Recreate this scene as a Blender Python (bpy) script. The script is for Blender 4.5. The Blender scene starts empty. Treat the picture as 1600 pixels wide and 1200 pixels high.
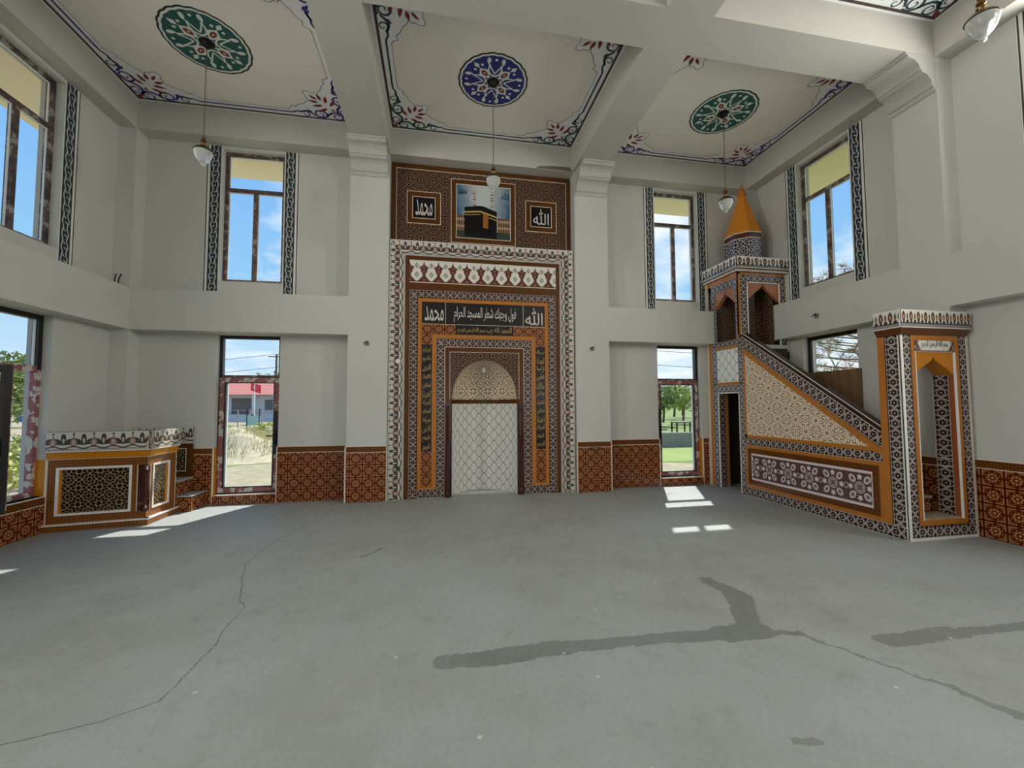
import bpy, bmesh, math, random
from math import sin, cos, pi, radians, sqrt, atan2, tan
from mathutils import Vector, Matrix
random.seed(7)
scn = bpy.context.scene
C = scn.collection

# ------------------------------------------------------------------ camera
cam_d = bpy.data.cameras.new('camera'); cam = bpy.data.objects.new('camera', cam_d); C.objects.link(cam)
yw, pt, ro = radians(10.25), radians(2.907), radians(-0.237)
F_ = Vector((sin(yw)*cos(pt), cos(yw)*cos(pt), sin(pt)))
R_ = Vector((cos(yw), -sin(yw), 0)); U_ = R_.cross(F_)
R2 = R_*cos(ro)+U_*sin(ro); U2 = -R_*sin(ro)+U_*cos(ro)
m = Matrix((R2, U2, -F_)).transposed().to_4x4(); m.translation = Vector((0, 0, 1.561))
cam.matrix_world = m
cam_d.sensor_width = 36; cam_d.lens = 36*640.24/1600; cam_d.clip_start = .05; cam_d.clip_end = 600
scn.camera = cam

# ------------------------------------------------------------------ light
FILL_E = 101
SUN_DIR = Vector((-.51, -1.0, -1.51)).normalized()
sd = bpy.data.lights.new('sun', 'SUN'); sd.energy = 6.4; sd.angle = radians(.6); sd.color = (1, .95, .86)
so = bpy.data.objects.new('sun', sd); C.objects.link(so)
so.rotation_euler = SUN_DIR.to_track_quat('-Z', 'Y').to_euler(); so.location = (8, 20, 30)

# fill area lights added just outside the side windows to brighten the hall
for sx_, xw in ((1, -4.99), (-1, 6.45)):
    for yc_ in (2.57, -.51):
        for zc_, hh in ((4.70, 2.15), (1.6, 2.2)):
            ld = bpy.data.lights.new('window_daylight', 'AREA'); ld.shape = 'RECTANGLE'; ld.size = .86; ld.size_y = hh; ld.energy = FILL_E*(1.6 if zc_ > 3 else .15)*(.9 if yc_ > 1 else 1.0); ld.color = (1, .95, .87)
            lo_ = bpy.data.objects.new('window_daylight', ld); C.objects.link(lo_); lo_.location = (xw, yc_, zc_)
            lo_.rotation_euler = Vector((sx_, 0, 0)).to_track_quat('-Z', 'Y').to_euler()

w = bpy.data.worlds.new('world'); scn.world = w; w.use_nodes = True
nt = w.node_tree; nt.nodes.clear()
def wn(t, **k):
    n = nt.nodes.new(t)
    for a, b in k.items(): setattr(n, a, b)
    return n
tc = wn('ShaderNodeTexCoord'); sx = wn('ShaderNodeSeparateXYZ'); nt.links.new(tc.outputs['Generated'], sx.inputs[0])
ramp = wn('ShaderNodeValToRGB'); nt.links.new(sx.outputs['Z'], ramp.inputs[0])
cr = ramp.color_ramp
cr.elements[0].position = 0.0; cr.elements[0].color = (.72, .86, .95, 1)
cr.elements[1].position = .9; cr.elements[1].color = (.16, .36, .80, 1)
e = cr.elements.new(.22); e.color = (.34, .62, .92, 1)
e = cr.elements.new(.5); e.color = (.21, .47, .90, 1)
dv = wn('ShaderNodeMath', operation='ADD'); nt.links.new(sx.outputs['Z'], dv.inputs[0]); dv.inputs[1].default_value = .18
vd = wn('ShaderNodeVectorMath', operation='DIVIDE')
cb = wn('ShaderNodeCombineXYZ')
for i in range(3): nt.links.new(dv.outputs[0], cb.inputs[i])
nt.links.new(tc.outputs['Generated'], vd.inputs[0]); nt.links.new(cb.outputs[0], vd.inputs[1])
nz = wn('ShaderNodeTexNoise'); nz.inputs['Scale'].default_value = 1.15; nz.inputs['Detail'].default_value = 8
nz.inputs['Roughness'].default_value = .58; nt.links.new(vd.outputs[0], nz.inputs['Vector'])
# more cloud toward the right-hand (eastern) part of the sky, clear on the left
ax = wn('ShaderNodeMath', operation='MULTIPLY_ADD'); nt.links.new(sx.outputs['X'], ax.inputs[0]); ax.inputs[1].default_value = .16
nt.links.new(nz.outputs['Fac'], ax.inputs[2])
lo = wn('ShaderNodeMath', operation='MULTIPLY_ADD'); nt.links.new(sx.outputs['Z'], lo.inputs[0]); lo.inputs[1].default_value = -.30
nt.links.new(ax.outputs[0], lo.inputs[2])
mr = wn('ShaderNodeMapRange'); nt.links.new(lo.outputs[0], mr.inputs['Value'])
mr.inputs['From Min'].default_value = .42; mr.inputs['From Max'].default_value = .56
mx = wn('ShaderNodeMix', data_type='RGBA'); nt.links.new(mr.outputs[0], mx.inputs[0]); nt.links.new(ramp.outputs[0], mx.inputs[6])
mx.inputs[7].default_value = (.93, .97, 1.0, 1)
bg = wn('ShaderNodeBackground'); nt.links.new(mx.outputs[2], bg.inputs[0]); bg.inputs[1].default_value = 1.0
ow = wn('ShaderNodeOutputWorld'); nt.links.new(bg.outputs[0], ow.inputs[0])

scn.view_settings.view_transform = 'Standard'; scn.view_settings.look = 'None'
scn.view_settings.exposure = 0.10; scn.view_settings.gamma = 1.0; scn.view_settings.use_curve_mapping = False
cy = scn.cycles
cy.max_bounces = 12; cy.diffuse_bounces = 8; cy.glossy_bounces = 4; cy.transmission_bounces = 8; cy.transparent_max_bounces = 16
cy.caustics_reflective = False; cy.caustics_refractive = False; cy.sample_clamp_indirect = 6
cy.use_denoising = True

# ------------------------------------------------------------------ shader expressions
class X:
    def __init__(s, T, k): s.T, s.k = T, k
    def _o(s, op, *a, rev=False): return fm(s.T, op, *((a[0], s) if rev else (s,)+a))
    def __add__(s, o): return s._o('ADD', o)
    __radd__ = __add__
    def __sub__(s, o): return s._o('SUBTRACT', o)
    def __rsub__(s, o): return s._o('SUBTRACT', o, rev=True)
    def __mul__(s, o): return s._o('MULTIPLY', o)
    __rmul__ = __mul__
    def __truediv__(s, o): return s._o('DIVIDE', o)
    def __rtruediv__(s, o): return s._o('DIVIDE', o, rev=True)
    def __neg__(s): return s._o('MULTIPLY', -1.0)
    def __lt__(s, o): return s._o('LESS_THAN', o)
    def __gt__(s, o): return s._o('GREATER_THAN', o)
    def __and__(s, o): return s._o('MULTIPLY', o)
    def __or__(s, o): return s._o('MAXIMUM', o)
def fm(T, op, *a):
    n = T.nodes.new('ShaderNodeMath'); n.operation = op
    for i, v in enumerate(a):
        if isinstance(v, X): T.links.new(v.k, n.inputs[i])
        else: n.inputs[i].default_value = float(v)
    return X(T, n.outputs[0])
def xabs(a): return fm(a.T, 'ABSOLUTE', a)
def xsin(a): return fm(a.T, 'SINE', a)
def xcos(a): return fm(a.T, 'COSINE', a)
def xsqrt(a): return fm(a.T, 'SQRT', a)
def xfloor(a): return fm(a.T, 'FLOOR', a)
def xmod(a, b): return fm(a.T, 'FLOORED_MODULO', a, b)
def xmin(a, b): return fm(a.T, 'MINIMUM', a, b)
def xmax(a, b): return fm(a.T, 'MAXIMUM', a, b)
def xatan2(a, b): return fm(a.T, 'ARCTAN2', a, b)
def xlen(a, b): return xsqrt(a*a+b*b)
def inv(a): return 1.0-a
def band(a, lo, hi): return (a > lo) & (a < hi)
def cell(a, s, off=.5): return xmod(a/s+off, 1.0)-.5        # -.5..+.5 within a period s
def colsock(T, v, sock):
    if isinstance(v, tuple): sock.default_value = (*v[:3], 1)
    else: T.links.new(v, sock)
def mixc(T, f, a, b):
    n = T.nodes.new('ShaderNodeMix'); n.data_type = 'RGBA'
    if isinstance(f, X): T.links.new(f.k, n.inputs[0])
    else: n.inputs[0].default_value = f
    colsock(T, a, n.inputs[6]); colsock(T, b, n.inputs[7]); return n.outputs[2]
def layers(T, base, *lm):
    c = base
    for mk, col in lm: c = mixc(T, mk, c, col)
    return c
def noise(T, vec, scale, detail=3, rough=.5, out='Fac'):
    n = T.nodes.new('ShaderNodeTexNoise'); n.inputs['Scale'].default_value = scale
    n.inputs['Detail'].default_value = detail; n.inputs['Roughness'].default_value = rough
    if vec is not None: T.links.new(vec, n.inputs['Vector'])
    return X(T, n.outputs[out])
def lin(r, g, b):
    f = lambda c: (c/255/12.92) if c/255 <= .04045 else ((c/255+.055)/1.055)**2.4
    return (f(r), f(g), f(b))
MATS = {}
def mat(name, fn, rough=.5, spec=.5, metal=0.0, coat=0.0, bump=None):
    if name in MATS: return MATS[name]
    mt = bpy.data.materials.new(name); mt.use_nodes = True; T = mt.node_tree
    b = T.nodes['Principled BSDF']
    b.inputs['Roughness'].default_value = rough; b.inputs['Specular IOR Level'].default_value = spec
    b.inputs['Metallic'].default_value = metal; b.inputs['Coat Weight'].default_value = coat
    b.inputs['Coat Roughness'].default_value = .05
    if callable(fn):
        uvn = T.nodes.new('ShaderNodeUVMap'); uvn.uv_map = 'UV'
        sp = T.nodes.new('ShaderNodeSeparateXYZ'); T.links.new(uvn.outputs[0], sp.inputs[0])
        tcn = T.nodes.new('ShaderNodeTexCoord'); geo = T.nodes.new('ShaderNodeNewGeometry')
        c = fn(T, X(T, sp.outputs[0]), X(T, sp.outputs[1]), geo.outputs['Position'])
        if isinstance(c, tuple) and len(c) == 2 and not isinstance(c[0], float):
            c, h = c
            bn = T.nodes.new('ShaderNodeBump'); bn.inputs['Strength'].default_value = bump or .3; bn.inputs['Distance'].default_value = .01
            T.links.new(h.k, bn.inputs['Height']); T.links.new(bn.outputs[0], b.inputs['Normal'])
        colsock(T, c, b.inputs['Base Color'])
    else: b.inputs['Base Color'].default_value = (*fn, 1)
    MATS[name] = mt; return mt

# --- tile patterns (u, v in metres unless said otherwise)
GLZ = dict(rough=.16, spec=.3)
def rings(T, px, py, lst):
    r = xlen(px, py); a = xatan2(py, px); out = None
    for (R, n, rad, ph) in lst:
        if R == 0: d = (r < rad)
        else:
            seg = 2*pi/n
            t = xmod(a+ph*seg, seg)-seg/2
            d = xlen(r*xcos(t)-R, r*xsin(t)) < rad
        out = d if out is None else (out | d)
    return out
def star_mesh(line, hole, s=.2, k=1.0):
    def f(T, u, v, P):
        px, py = cell(u, s), cell(v, s); qx, qy = cell(u, s, 0), cell(v, s, 0)
        m1 = rings(T, px, py, [(0, 0, .085*k, 0), (.21, 8, .062*k, .5), (.38, 8, .068*k, 0), (.424, 4, .066*k, 0)])
        m2 = rings(T, qx, qy, [(0, 0, .10*k, 0), (.25, 4, .075*k, .5), (.5, 4, .08*k, .5)])
        return layers(T, line, (m1 | m2, hole))
    return f
def dado_tile(T, u, v, P):
    line = lin(186, 132, 84); g = lin(88, 30, 12)
    px, py = cell(u, .2, 0), cell(v, .2, 0)
    ax_, ay_ = xabs(px), xabs(py); mxx = xmax(ax_, ay_); mnn = xmin(ax_, ay_)
    pet = rings(T, px, py, [(0, 0, .07, 0), (.20, 8, .062, .5), (.315, 8, .03, 0)])
    sq = band(mxx, .395, .445) & (mnn > .07)
    sq2 = band(mxx, .33, .355) & (mnn > .20)
    edge = mxx > .485
    return layers(T, g, (pet | sq | sq2, line), (edge, lin(60, 20, 10)))
def lattice(width, line=lin(186, 168, 162), hole=lin(54, 32, 24), per=None):
    def f(T, u, v, P):                                    # v across the border 0..width
        y = v/width-.5; x = cell(u, per or width*.86)*((per or width*.86)/width)
        ax_ = xabs(x); ay_ = xabs(y); hx = (per or width*.86)/width/2
        r = xlen(x, y)
        ring = band(r, .25, .30)
        dx = xabs(ax_-hx)
        diag = (xabs(dx-ay_*.62) < .034) & (r > .27)
        node = (dx+ay_) < .075
        mid = (r < .06)
        rim = ay_ > .455
        return layers(T, hole, (ring | diag | node | mid | rim, line), (ay_ > .492, lin(90, 60, 50)))
    return f
def crest(width, per=.2):
    W = lin(206, 198, 190); D = lin(76, 70, 64); K = lin(158, 124, 112)
    def f(T, u, v, P):
        y = v/width; x = cell(u, per); ax_ = xabs(x)
        # fan of leaves
        rr = xlen(x*1.12, (y-.34)); an = xabs(xatan2(x*1.12, y-.34))
        fan = (rr < (.24+.34*xabs(xcos(an*2.9)))) & (an < 1.5)
        core = xlen(x*3.2, (y-.56)*1.25) < .17
        core2 = xlen(x*4.5, (y-.56)*1.6) < .08
        hx = .5-ax_
        heart = (xlen(hx*1.15, (y-.46)) < .24) | ((hx < (.84-y)*.42) & (y > .42))
        hin = (xlen(hx*1.15, (y-.46)) < .20) | ((hx < (.80-y)*.38) & (y > .42))
        hc = xlen(hx*2.2, (y-.47)) < .12
        hc2 = xlen(hx*2.2, (y-.47)) < .06
        top = (hx*1.4+xabs(y-.90)) < .09
        wave = xabs(y-(.215-.055*xcos(x*2*pi))) < .035
        drop = xlen(hx-.19, (y-.27)*.8) < .075
        low = (y < .11) & (xmod(u/(per*.14), 1.0) < .5)
        return layers(T, W, (fan, D), (core, W), (core2, K), (heart, D), (hin, K), (hc, W), (hc2, K), (drop, W),
                      (top, D), (wave, D), (low, lin(150, 145, 145)), (band(y, .115, .14), D))
    return f
def ogee(T, u, v, P):
    Xx = u/.19*2*pi; Yy = v/.2*2*pi
    X1 = Xx-xsin(Xx*2)*.16; Y1 = Yy+xsin(Yy*2)*.2
    a = xmod(X1+Y1, 2*pi)-pi; b = xmod(X1-Y1, 2*pi)-pi
    l = (xabs(a) < .26) | (xabs(b) < .26)
    grout = (xabs(cell(u, .2)) > .494) | (xabs(cell(v, .2)) > .494)
    return layers(T, lin(226, 224, 220), (grout, lin(205, 203, 198)), (l, lin(120, 118, 116)))
def bigstar(T, u, v, P):
    L = lin(138, 104, 78); W = lin(244, 228, 204); s = .33
    out = None
    for off in (.5, 0.0):
        x, y = cell(u, s, off), cell(v, s, off); r = xlen(x, y); a = xatan2(y, x)
        seg = 2*pi/14; t = xabs(xmod(a, seg)-seg/2)
        pet = band(r, .035, .205) & ((r*t) < (r*(seg/2)-.009)) 
        rg = rings(T, x, y, [(.262, 14, .044, 0), (.352, 14, .030, .5)])
        segd = pi/2; td = xmod(a, segd)-pi/4
        dd = band(xlen((r*xcos(td)-.353)*.42, r*xsin(td)), .012, .046)
        o = pet | rg | dd; out = o if out is None else (out | o)
    for (o1, o2) in ((.5, 0.0), (0.0, .5)):
        x, y = cell(u, s, o1), cell(v, s, o2)
        o = rings(T, x, y, [(.082, 8, .027, 0), (.158, 8, .042, .5), (0, 0, .03, 0)]); out = out | o
    return layers(T, L, (out, W))
def medal(T, u, v, P):
    W = lin(226, 212, 214); D = lin(96, 72, 72); G = lin(178, 160, 160); s = .36
    x, y = cell(u, s), cell(v, s); r = xlen(x, y); a = xatan2(y, x)
    seg = pi/2; t = xmod(a+pi/4, seg)-pi/4; lx = r*xcos(t)-.33; ly = r*xsin(t)
    sr = xlen(lx, ly); sa = xabs(xmod(xatan2(ly, lx), 2*pi/5)-pi/5)
    star = sr < (.062/xcos(sa-pi/5*.0)*.9+.055*sa)
    t2 = xmod(a, seg)-pi/4; ox = (r*xcos(t2)-.37)*.75; oy = r*xsin(t2)
    ov = xlen(ox, oy)
    half = xlen(xabs(x)-.5, xabs(y)-.0); 
    return layers(T, D, (r < .185, W), (r < .165, D), (r < .145, G), (band(r, .05, .075) | ((xabs(xabs(x)-xabs(y)) < .02) & (r < .13)), D),
                  (ov < .105, W), (ov < .075, G), (ov < .035, D), (star, W), (half < .10, G), (half < .06, D), (xabs(y) > .47, W))
def micro(a=lin(120, 70, 24), b=lin(74, 34, 12), s=.022):
    def f(T, u, v, P):
        x, y = cell(u, s), cell(v, s)
        m_ = (xabs(x)+xabs(y)) < .34
        return layers(T, a, (m_, b))
    return f
def plain(c, c2=None, s=.2, jitter=.12):
    def f(T, u, v, P):
        g = (xabs(cell(u, s, 0)) > .494)
        n = noise(T, P, 3.0, 2)
        k = mixc(T, n*jitter*4-jitter*1.4, c, tuple(x*.62 for x in c))
        return layers(T, k, (g, c2 or tuple(x*.55 for x in c)))
    return f
def finial(width=.38):
    W = lin(226, 220, 212); B = lin(96, 58, 44); G = lin(120, 112, 104); K = lin(150, 100, 86)
    def f(T, u, v, P):
        y = v/width; x = cell(u, .245)*(.245/width); ax_ = xabs(x); hx = .245/width/2-ax_
        tri = (ax_ < (.34-y)*.95) & (y > .0)
        bulb = xlen(x*1.0, (y-.58)*.72) < .15
        wing = (xabs(y-.66) < .045) & (ax_ < .21)
        tip = (ax_ < (.97-y)*.22) & (y > .6)
        neck = (ax_ < .07) & (y < .5)
        B_ = tri | bulb | wing | tip | neck
        k1 = xlen(x, (y-.66)) < .05; k2 = xlen(x, (y-.5)) < .05; k3 = xlen(x*.6, (y-.1)) < .045
        d1 = (hx*1.3+xabs(y-.76)) < .12; d2 = (hx*1.3+xabs(y-.34)) < .13
        e1 = (hx*1.3+xabs(y-.76)) < .05; e2 = (hx*1.3+xabs(y-.34)) < .06
        return layers(T, W, (B_, B), (k1 | k2 | k3, K), (d1 | d2, G), (e1 | e2, W), (y < .05, B))
    return f
def crown(width, per=.105):
    W = lin(228, 222, 214); B = lin(112, 74, 52); D = lin(62, 54, 52)
    def f(T, u, v, P):
        y = v/width; x = cell(u, per); x2 = cell(u, per, 0)
        big = (xlen(x*1.1, (y-.62)*.9) < .26) | ((xabs(x) < (.98-y)*.5) & (y > .7))
        sm = (xlen(x2*1.5, (y-.58)*.9) < .17) | ((xabs(x2) < (.88-y)*.5) & (y > .6))
        inn = (xlen(x*1.2, (y-.6)) < .13) | (xlen(x2*1.6, (y-.56)) < .08)
        low = (y < .2); ln = band(y, .2, .27)
        legs = band(y, .27, .40) & (xabs(xabs(x)-.22) > .09)
        return layers(T, W, (legs, D), (big | sm, D), ((xlen(x*1.25, (y-.62)) < .2) | (xlen(x2*1.8, (y-.58)) < .13), B), (inn, lin(176, 132, 104)),
                      (low, lin(142, 138, 140)), (ln, D))
    return f
def winband(side):
    dark = lin(40, 46, 52); wh = lin(190, 192, 194)
    def f(T, u, v, P):                                    # u across 0..0.24 (0 = by the window), v up
        x = (u if side > 0 else .24-u)
        y = cell(v, .17)
        w1 = xabs(x-(.055+.010*xcos(y*2*pi))) < .0085
        w2 = xabs(x-(.135-.012*xcos(y*2*pi))) < .0085
        h1 = (xabs((y*.17)-(-.02+(x-.06)*-.55)) < .008) & band(x, .05, .105)
        h2 = (xabs((y*.17)-(.055-(x-.13)*.45)) < .008) & band(x, .085, .14)
        st = band(x, .012, .178); out = band(x, .214, .232)
        pat = (w1 | w2 | h1 | h2)
        wall = lin(226, 226, 220)
        return layers(T, wall, (st, dark), (pat & st, wh), (out, lin(64, 52, 50)))
    return f
def medallion(fill):
    wh = lin(214, 220, 214)
    def f(T, u, v, P):
        r = xlen(u, v); a = xatan2(v, u)
        sc = 1.0+.022*xabs(xcos(a*11))
        R = r/sc
        t = xmod(a, pi/2)-pi/4; lx = r*xcos(t); ly = r*xsin(t)
        dia = (xabs(lx-.40)/.22+xabs(ly)/.19) < 1
        red = band(xlen((lx-.40)*.6, ly), .02, .072)
        t2 = xmod(a+pi/4, pi/2)-pi/4; mx_ = r*xcos(t2); my_ = r*xsin(t2)
        loop = band(xlen((mx_-.46)*.8, my_), .165, .205) & (mx_ < .60)
        tend = (xabs(xabs(my_)-(mx_-.30)*.6) < .022) & band(mx_, .3, .70)
        leaf = xlen((mx_-.74)*.6, (xabs(my_)-.20)) < .055
        dot = xlen((mx_-.78), my_) < .04
        bud = (xabs(lx-.74)/.12+xabs(ly)/.07) < 1
        bud2 = xlen(lx-.66, (xabs(ly)-.13)*1.0) < .04
        inner = band(r, .185, .205); core = r < .07
        whm = dia | loop | tend | leaf | dot | bud | bud2 | inner
        return layers(T, lin(24, 22, 26), (R < .955, wh), (R < .90, fill), (whm & (R < .88), wh), (red, lin(126, 44, 40)), (core, lin(20, 22, 20)))
    return f

# plaster
def plaster(c, s=1.0):
    def f(T, u, v, P):
        n = noise(T, P, .9*s, 5, .6); n2 = noise(T, P, 9, 4, .6)
        k = mixc(T, xmin(xmax(n*1.6-.45, 0), 1), tuple(x*.93 for x in c), c)
        return k, n2
    return f
WALL = mat('wall_plaster', plaster((.60, .60, .575)), rough=.75, bump=.06)
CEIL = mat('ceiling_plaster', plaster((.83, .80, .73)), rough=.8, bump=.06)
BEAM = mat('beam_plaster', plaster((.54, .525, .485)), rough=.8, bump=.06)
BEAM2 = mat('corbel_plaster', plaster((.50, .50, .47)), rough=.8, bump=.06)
WHITEP = mat('painted_border_ground', (.80, .80, .82), rough=.8)
SOFFIT = mat('eave_soffit', plaster((.90, .80, .60)), rough=.8)
def seg(P_, ax0, ay0, bx, by):
    x, y = P_; dx, dy = bx-ax0, by-ay0; L2 = dx*dx+dy*dy
    h = xmin(xmax(((x-ax0)*dx+(y-ay0)*dy)/L2, 0), 1)
    return xlen(x-ax0-h*dx, y-ay0-h*dy)
def floor_f(T, u, v, P):
    sp = T.nodes.new('ShaderNodeSeparateXYZ'); T.links.new(P, sp.inputs[0]); x, y = X(T, sp.outputs[0]), X(T, sp.outputs[1])
    n0 = noise(T, P, .45, 4, .6); n1 = noise(T, P, 2.2, 6, .65); n2 = noise(T, P, 30, 4, .7); n3 = noise(T, P, 5, 5, .7); n4 = noise(T, P, 14, 3, .7)
    wx = x+(n3-.5)*.16+(n4-.5)*.07; wy = y+(n1-.5)*.12+(n4-.5)*.06
    PW = (wx, wy)
    base = mixc(T, xmin(xmax(n1*2.4-.7, 0), 1), lin(152, 154, 150), lin(172, 174, 172))
    base = mixc(T, xmin(xmax(n0*3.2-1.1, 0), 1), base, lin(176, 180, 182))
    base = mixc(T, xmin(xmax(n3*4-2.2, 0), 1)*.5, base, lin(132, 132, 128))
    base = mixc(T, xmin(xmax(n2*1.8-.6, 0), 1)*.30, base, lin(120, 120, 116))
    st = (seg(PW, .05, 2.60, .8, 2.62) < .075) | (seg(PW, .8, 2.62, 1.95, 2.57) < .06) | (seg(PW, 1.95, 2.57, 2.2, 2.58) < .10) | (seg(PW, 2.15, 2.6, 2.42, 3.05) < .10) | (seg(PW, 2.42, 3.05, 2.36, 3.35) < .07) | (seg(PW, 2.2, 2.56, 2.42, 2.48) < .03)
    st = st | (seg(PW, 2.90, 2.30, 3.5, 2.29) < .07) | (seg(PW, 3.5, 2.29, 4.3, 2.25) < .05) | (seg(PW, 2.78, 1.86, 2.9, 1.55) < .035) | (seg(PW, 2.42, 2.48, 2.78, 1.86) < .012)
    stm = st*(.25+n1*.55)
    cw = (x+(n3-.5)*.09, y+(n3-.5)*.05)
    cp = [(-1.55, 6.8), (-1.6, 6.146), (-1.845, 5.24), (-1.865, 4.56), (-1.628, 3.877), (-1.474, 3.571), (-1.469, 3.335), (-1.425, 2.979), (-1.443, 2.554), (-1.653, 2.437), (-2.3, 2.3)]
    ck = None
    for a, b in zip(cp, cp[1:]):
        d = seg(cw, *a, *b) < .0042; ck = d if ck is None else (ck | d)
    dk = (seg(PW, -.75, 4.55, -.6, 4.75) < .03) | (seg(PW, .65, 1.35, .7, 1.33) < .012) | (seg(PW, 1.62, 1.72, 1.74, 1.70) < .02)
    vo = T.nodes.new('ShaderNodeTexVoronoi'); vo.inputs['Scale'].default_value = 5.5; T.links.new(P, vo.inputs['Vector'])
    sn = noise(T, P, 1.3, 2)
    spk = (X(T, vo.outputs['Distance']) < .065) & (sn > .53)
    scr = ((noise(T, P, 8, 6, .8) > .68))
    c = layers(T, base, (scr*.35, lin(118, 118, 114)), (stm, lin(92, 94, 92)), (ck*.65, lin(70, 68, 66)), (dk*.4, lin(84, 82, 78)), (spk*.7, lin(225, 225, 222)))
    return mixc(T, .13, c, (.0, .0, .0)), n3*.6+n2*.4
FLOOR = mat('rough_concrete', floor_f, rough=.62, spec=.35, bump=.35)
DADO = mat('rosette_dado_tile', dado_tile, **GLZ)
BROWN = mat('brown_tile', plain(lin(92, 54, 24)), **GLZ)
BROWNM = mat('brown_patterned_tile', micro(lin(112, 66, 30), lin(66, 30, 14), .03), **GLZ)
BROWNS = mat('brown_gold_fine_tile', micro(lin(140, 90, 44), lin(74, 30, 14), .028), **GLZ)
REDB = mat('dark_maroon_tile', plain(lin(66, 18, 12), s=.33), rough=.08, spec=.6, coat=.5)
GOLD = mat('ochre_tile', plain(lin(200, 126, 28)), **GLZ)
ORANGE = mat('orange_border_tile', plain(lin(184, 116, 50)), **GLZ)
CREAMLINE = mat('cream_trim', (.78, .68, .56), rough=.3)
WHITELINE = mat('white_trim', (.84, .80, .78), rough=.3)
BLACKT = mat('black_tile', lin(22, 18, 22), rough=.14)
STARD = mat('star_tile_dark', star_mesh(lin(130, 100, 82), lin(40, 20, 14), .21, 1.12), **GLZ)
STARG = mat('star_tile_gold', star_mesh(lin(152, 128, 88), lin(30, 18, 14), .21, 1.2), **GLZ)
STARB = mat('star_tile_lilac', star_mesh(lin(186, 182, 196), lin(52, 32, 28), .26, 1.15), **GLZ)
STARC = mat('star_tile_cream', star_mesh(lin(140, 112, 92), lin(232, 216, 192), .29, 1.2), **GLZ)
OGEE = mat('white_ogee_tile', ogee, **GLZ)
BIGSTAR = mat('cream_star_tile', bigstar, **GLZ)
MEDAL = mat('medallion_tile', medal, **GLZ)
FINIAL = mat('finial_band_tile', finial(.38), **GLZ)
CREST25 = mat('crest_tile', crest(.255), **GLZ)
LAT14 = mat('lattice_tile', lattice(.14), **GLZ)
LATBR = mat('lattice_tile_bright', lattice(.14, lin(206, 196, 194), lin(56, 38, 32)), **GLZ)
LAT10 = mat('lattice_tile_narrow', lattice(.11), **GLZ)
CROWN = mat('crown_border_tile', crown(.2), **GLZ)
STONE = mat('pebble_border_tile', star_mesh(lin(84, 70, 60), lin(214, 202, 184), .11, 2.0), **GLZ)
MARBLE = mat('marble', lambda T, u, v, P: mixc(T, xmin(xmax(noise(T, P, 6, 6, .7)*2.2-.6, 0), 1), lin(140, 128, 108), lin(196, 186, 166)), rough=.3)
BRASS = mat('aged_brass', lin(120, 92, 56), rough=.35, metal=.9)
IRON = mat('dark_iron', lin(34, 30, 26), rough=.5, metal=.6)
BLACKPVC = mat('black_frame', lin(26, 24, 25), rough=.3)
WHITEPVC = mat('white_pvc', (.82, .84, .86), rough=.35)
def film(T, u, v, P):
    n = noise(T, P, 9, 3, .6); n2 = noise(T, P, 34, 2, .6)
    return layers(T, lin(150, 92, 96), (xmin(xmax(n2*3-1.2, 0), 1)*.5, lin(110, 62, 66)), (n > .54, lin(196, 192, 186)), (n < .36, lin(120, 110, 108)))
FILM = mat('maroon_film_frame', film, rough=.45)
def film2(T, u, v, P):
    n = noise(T, P, 8, 3, .6)
    return layers(T, lin(96, 76, 74), (n > .56, lin(150, 142, 136)), (n < .42, lin(60, 48, 48)))
FILM2 = mat('worn_film_frame', film2, rough=.45)
def glassmat():
    mt = bpy.data.materials.new('window_glass'); mt.use_nodes = True; T = mt.node_tree; T.nodes.clear()
    o = T.nodes.new('ShaderNodeOutputMaterial'); a = T.nodes.new('ShaderNodeBsdfTransparent'); g = T.nodes.new('ShaderNodeBsdfGlossy')
    a.inputs[0].default_value = (.95, .975, .98, 1); g.inputs['Roughness'].default_value = .01
    lw = T.nodes.new('ShaderNodeLayerWeight'); mxn = T.nodes.new('ShaderNodeMixShader')
    fc = X(T, lw.outputs['Facing']); fc = fc*fc; fc = fc*fc*fc*.5+.002
    T.links.new(fc.k, mxn.inputs[0]); T.links.new(a.outputs[0], mxn.inputs[1]); T.links.new(g.outputs[0], mxn.inputs[2]); T.links.new(mxn.outputs[0], o.inputs[0])
    return mt
GLASS = glassmat()
def lampglass():
    mt = bpy.data.materials.new('frosted_lamp_glass'); mt.use_nodes = True; b = mt.node_tree.nodes['Principled BSDF']
    b.inputs['Base Color'].default_value = (.9, .92, .92, 1); b.inputs['Roughness'].default_value = .25
    b.inputs['Transmission Weight'].default_value = .55; b.inputs['IOR'].default_value = 1.25
    return mt
LAMPGLASS = lampglass()
DECAL_BLUE = mat('paint_violet_blue', lin(58, 52, 128), rough=.7)
DECAL_TEAL = mat('paint_dark_teal', lin(28, 62, 66), rough=.7)
DECAL_DARK = mat('paint_dark_brown', lin(72, 56, 52), rough=.7)
DECAL_RED = mat('paint_dark_red', lin(128, 34, 34), rough=.7)
DECAL_PINK = mat('paint_pale_pink', lin(222, 200, 192), rough=.7)
DECAL_LINE = mat('paint_thin_outline', lin(80, 78, 72), rough=.7)

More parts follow.
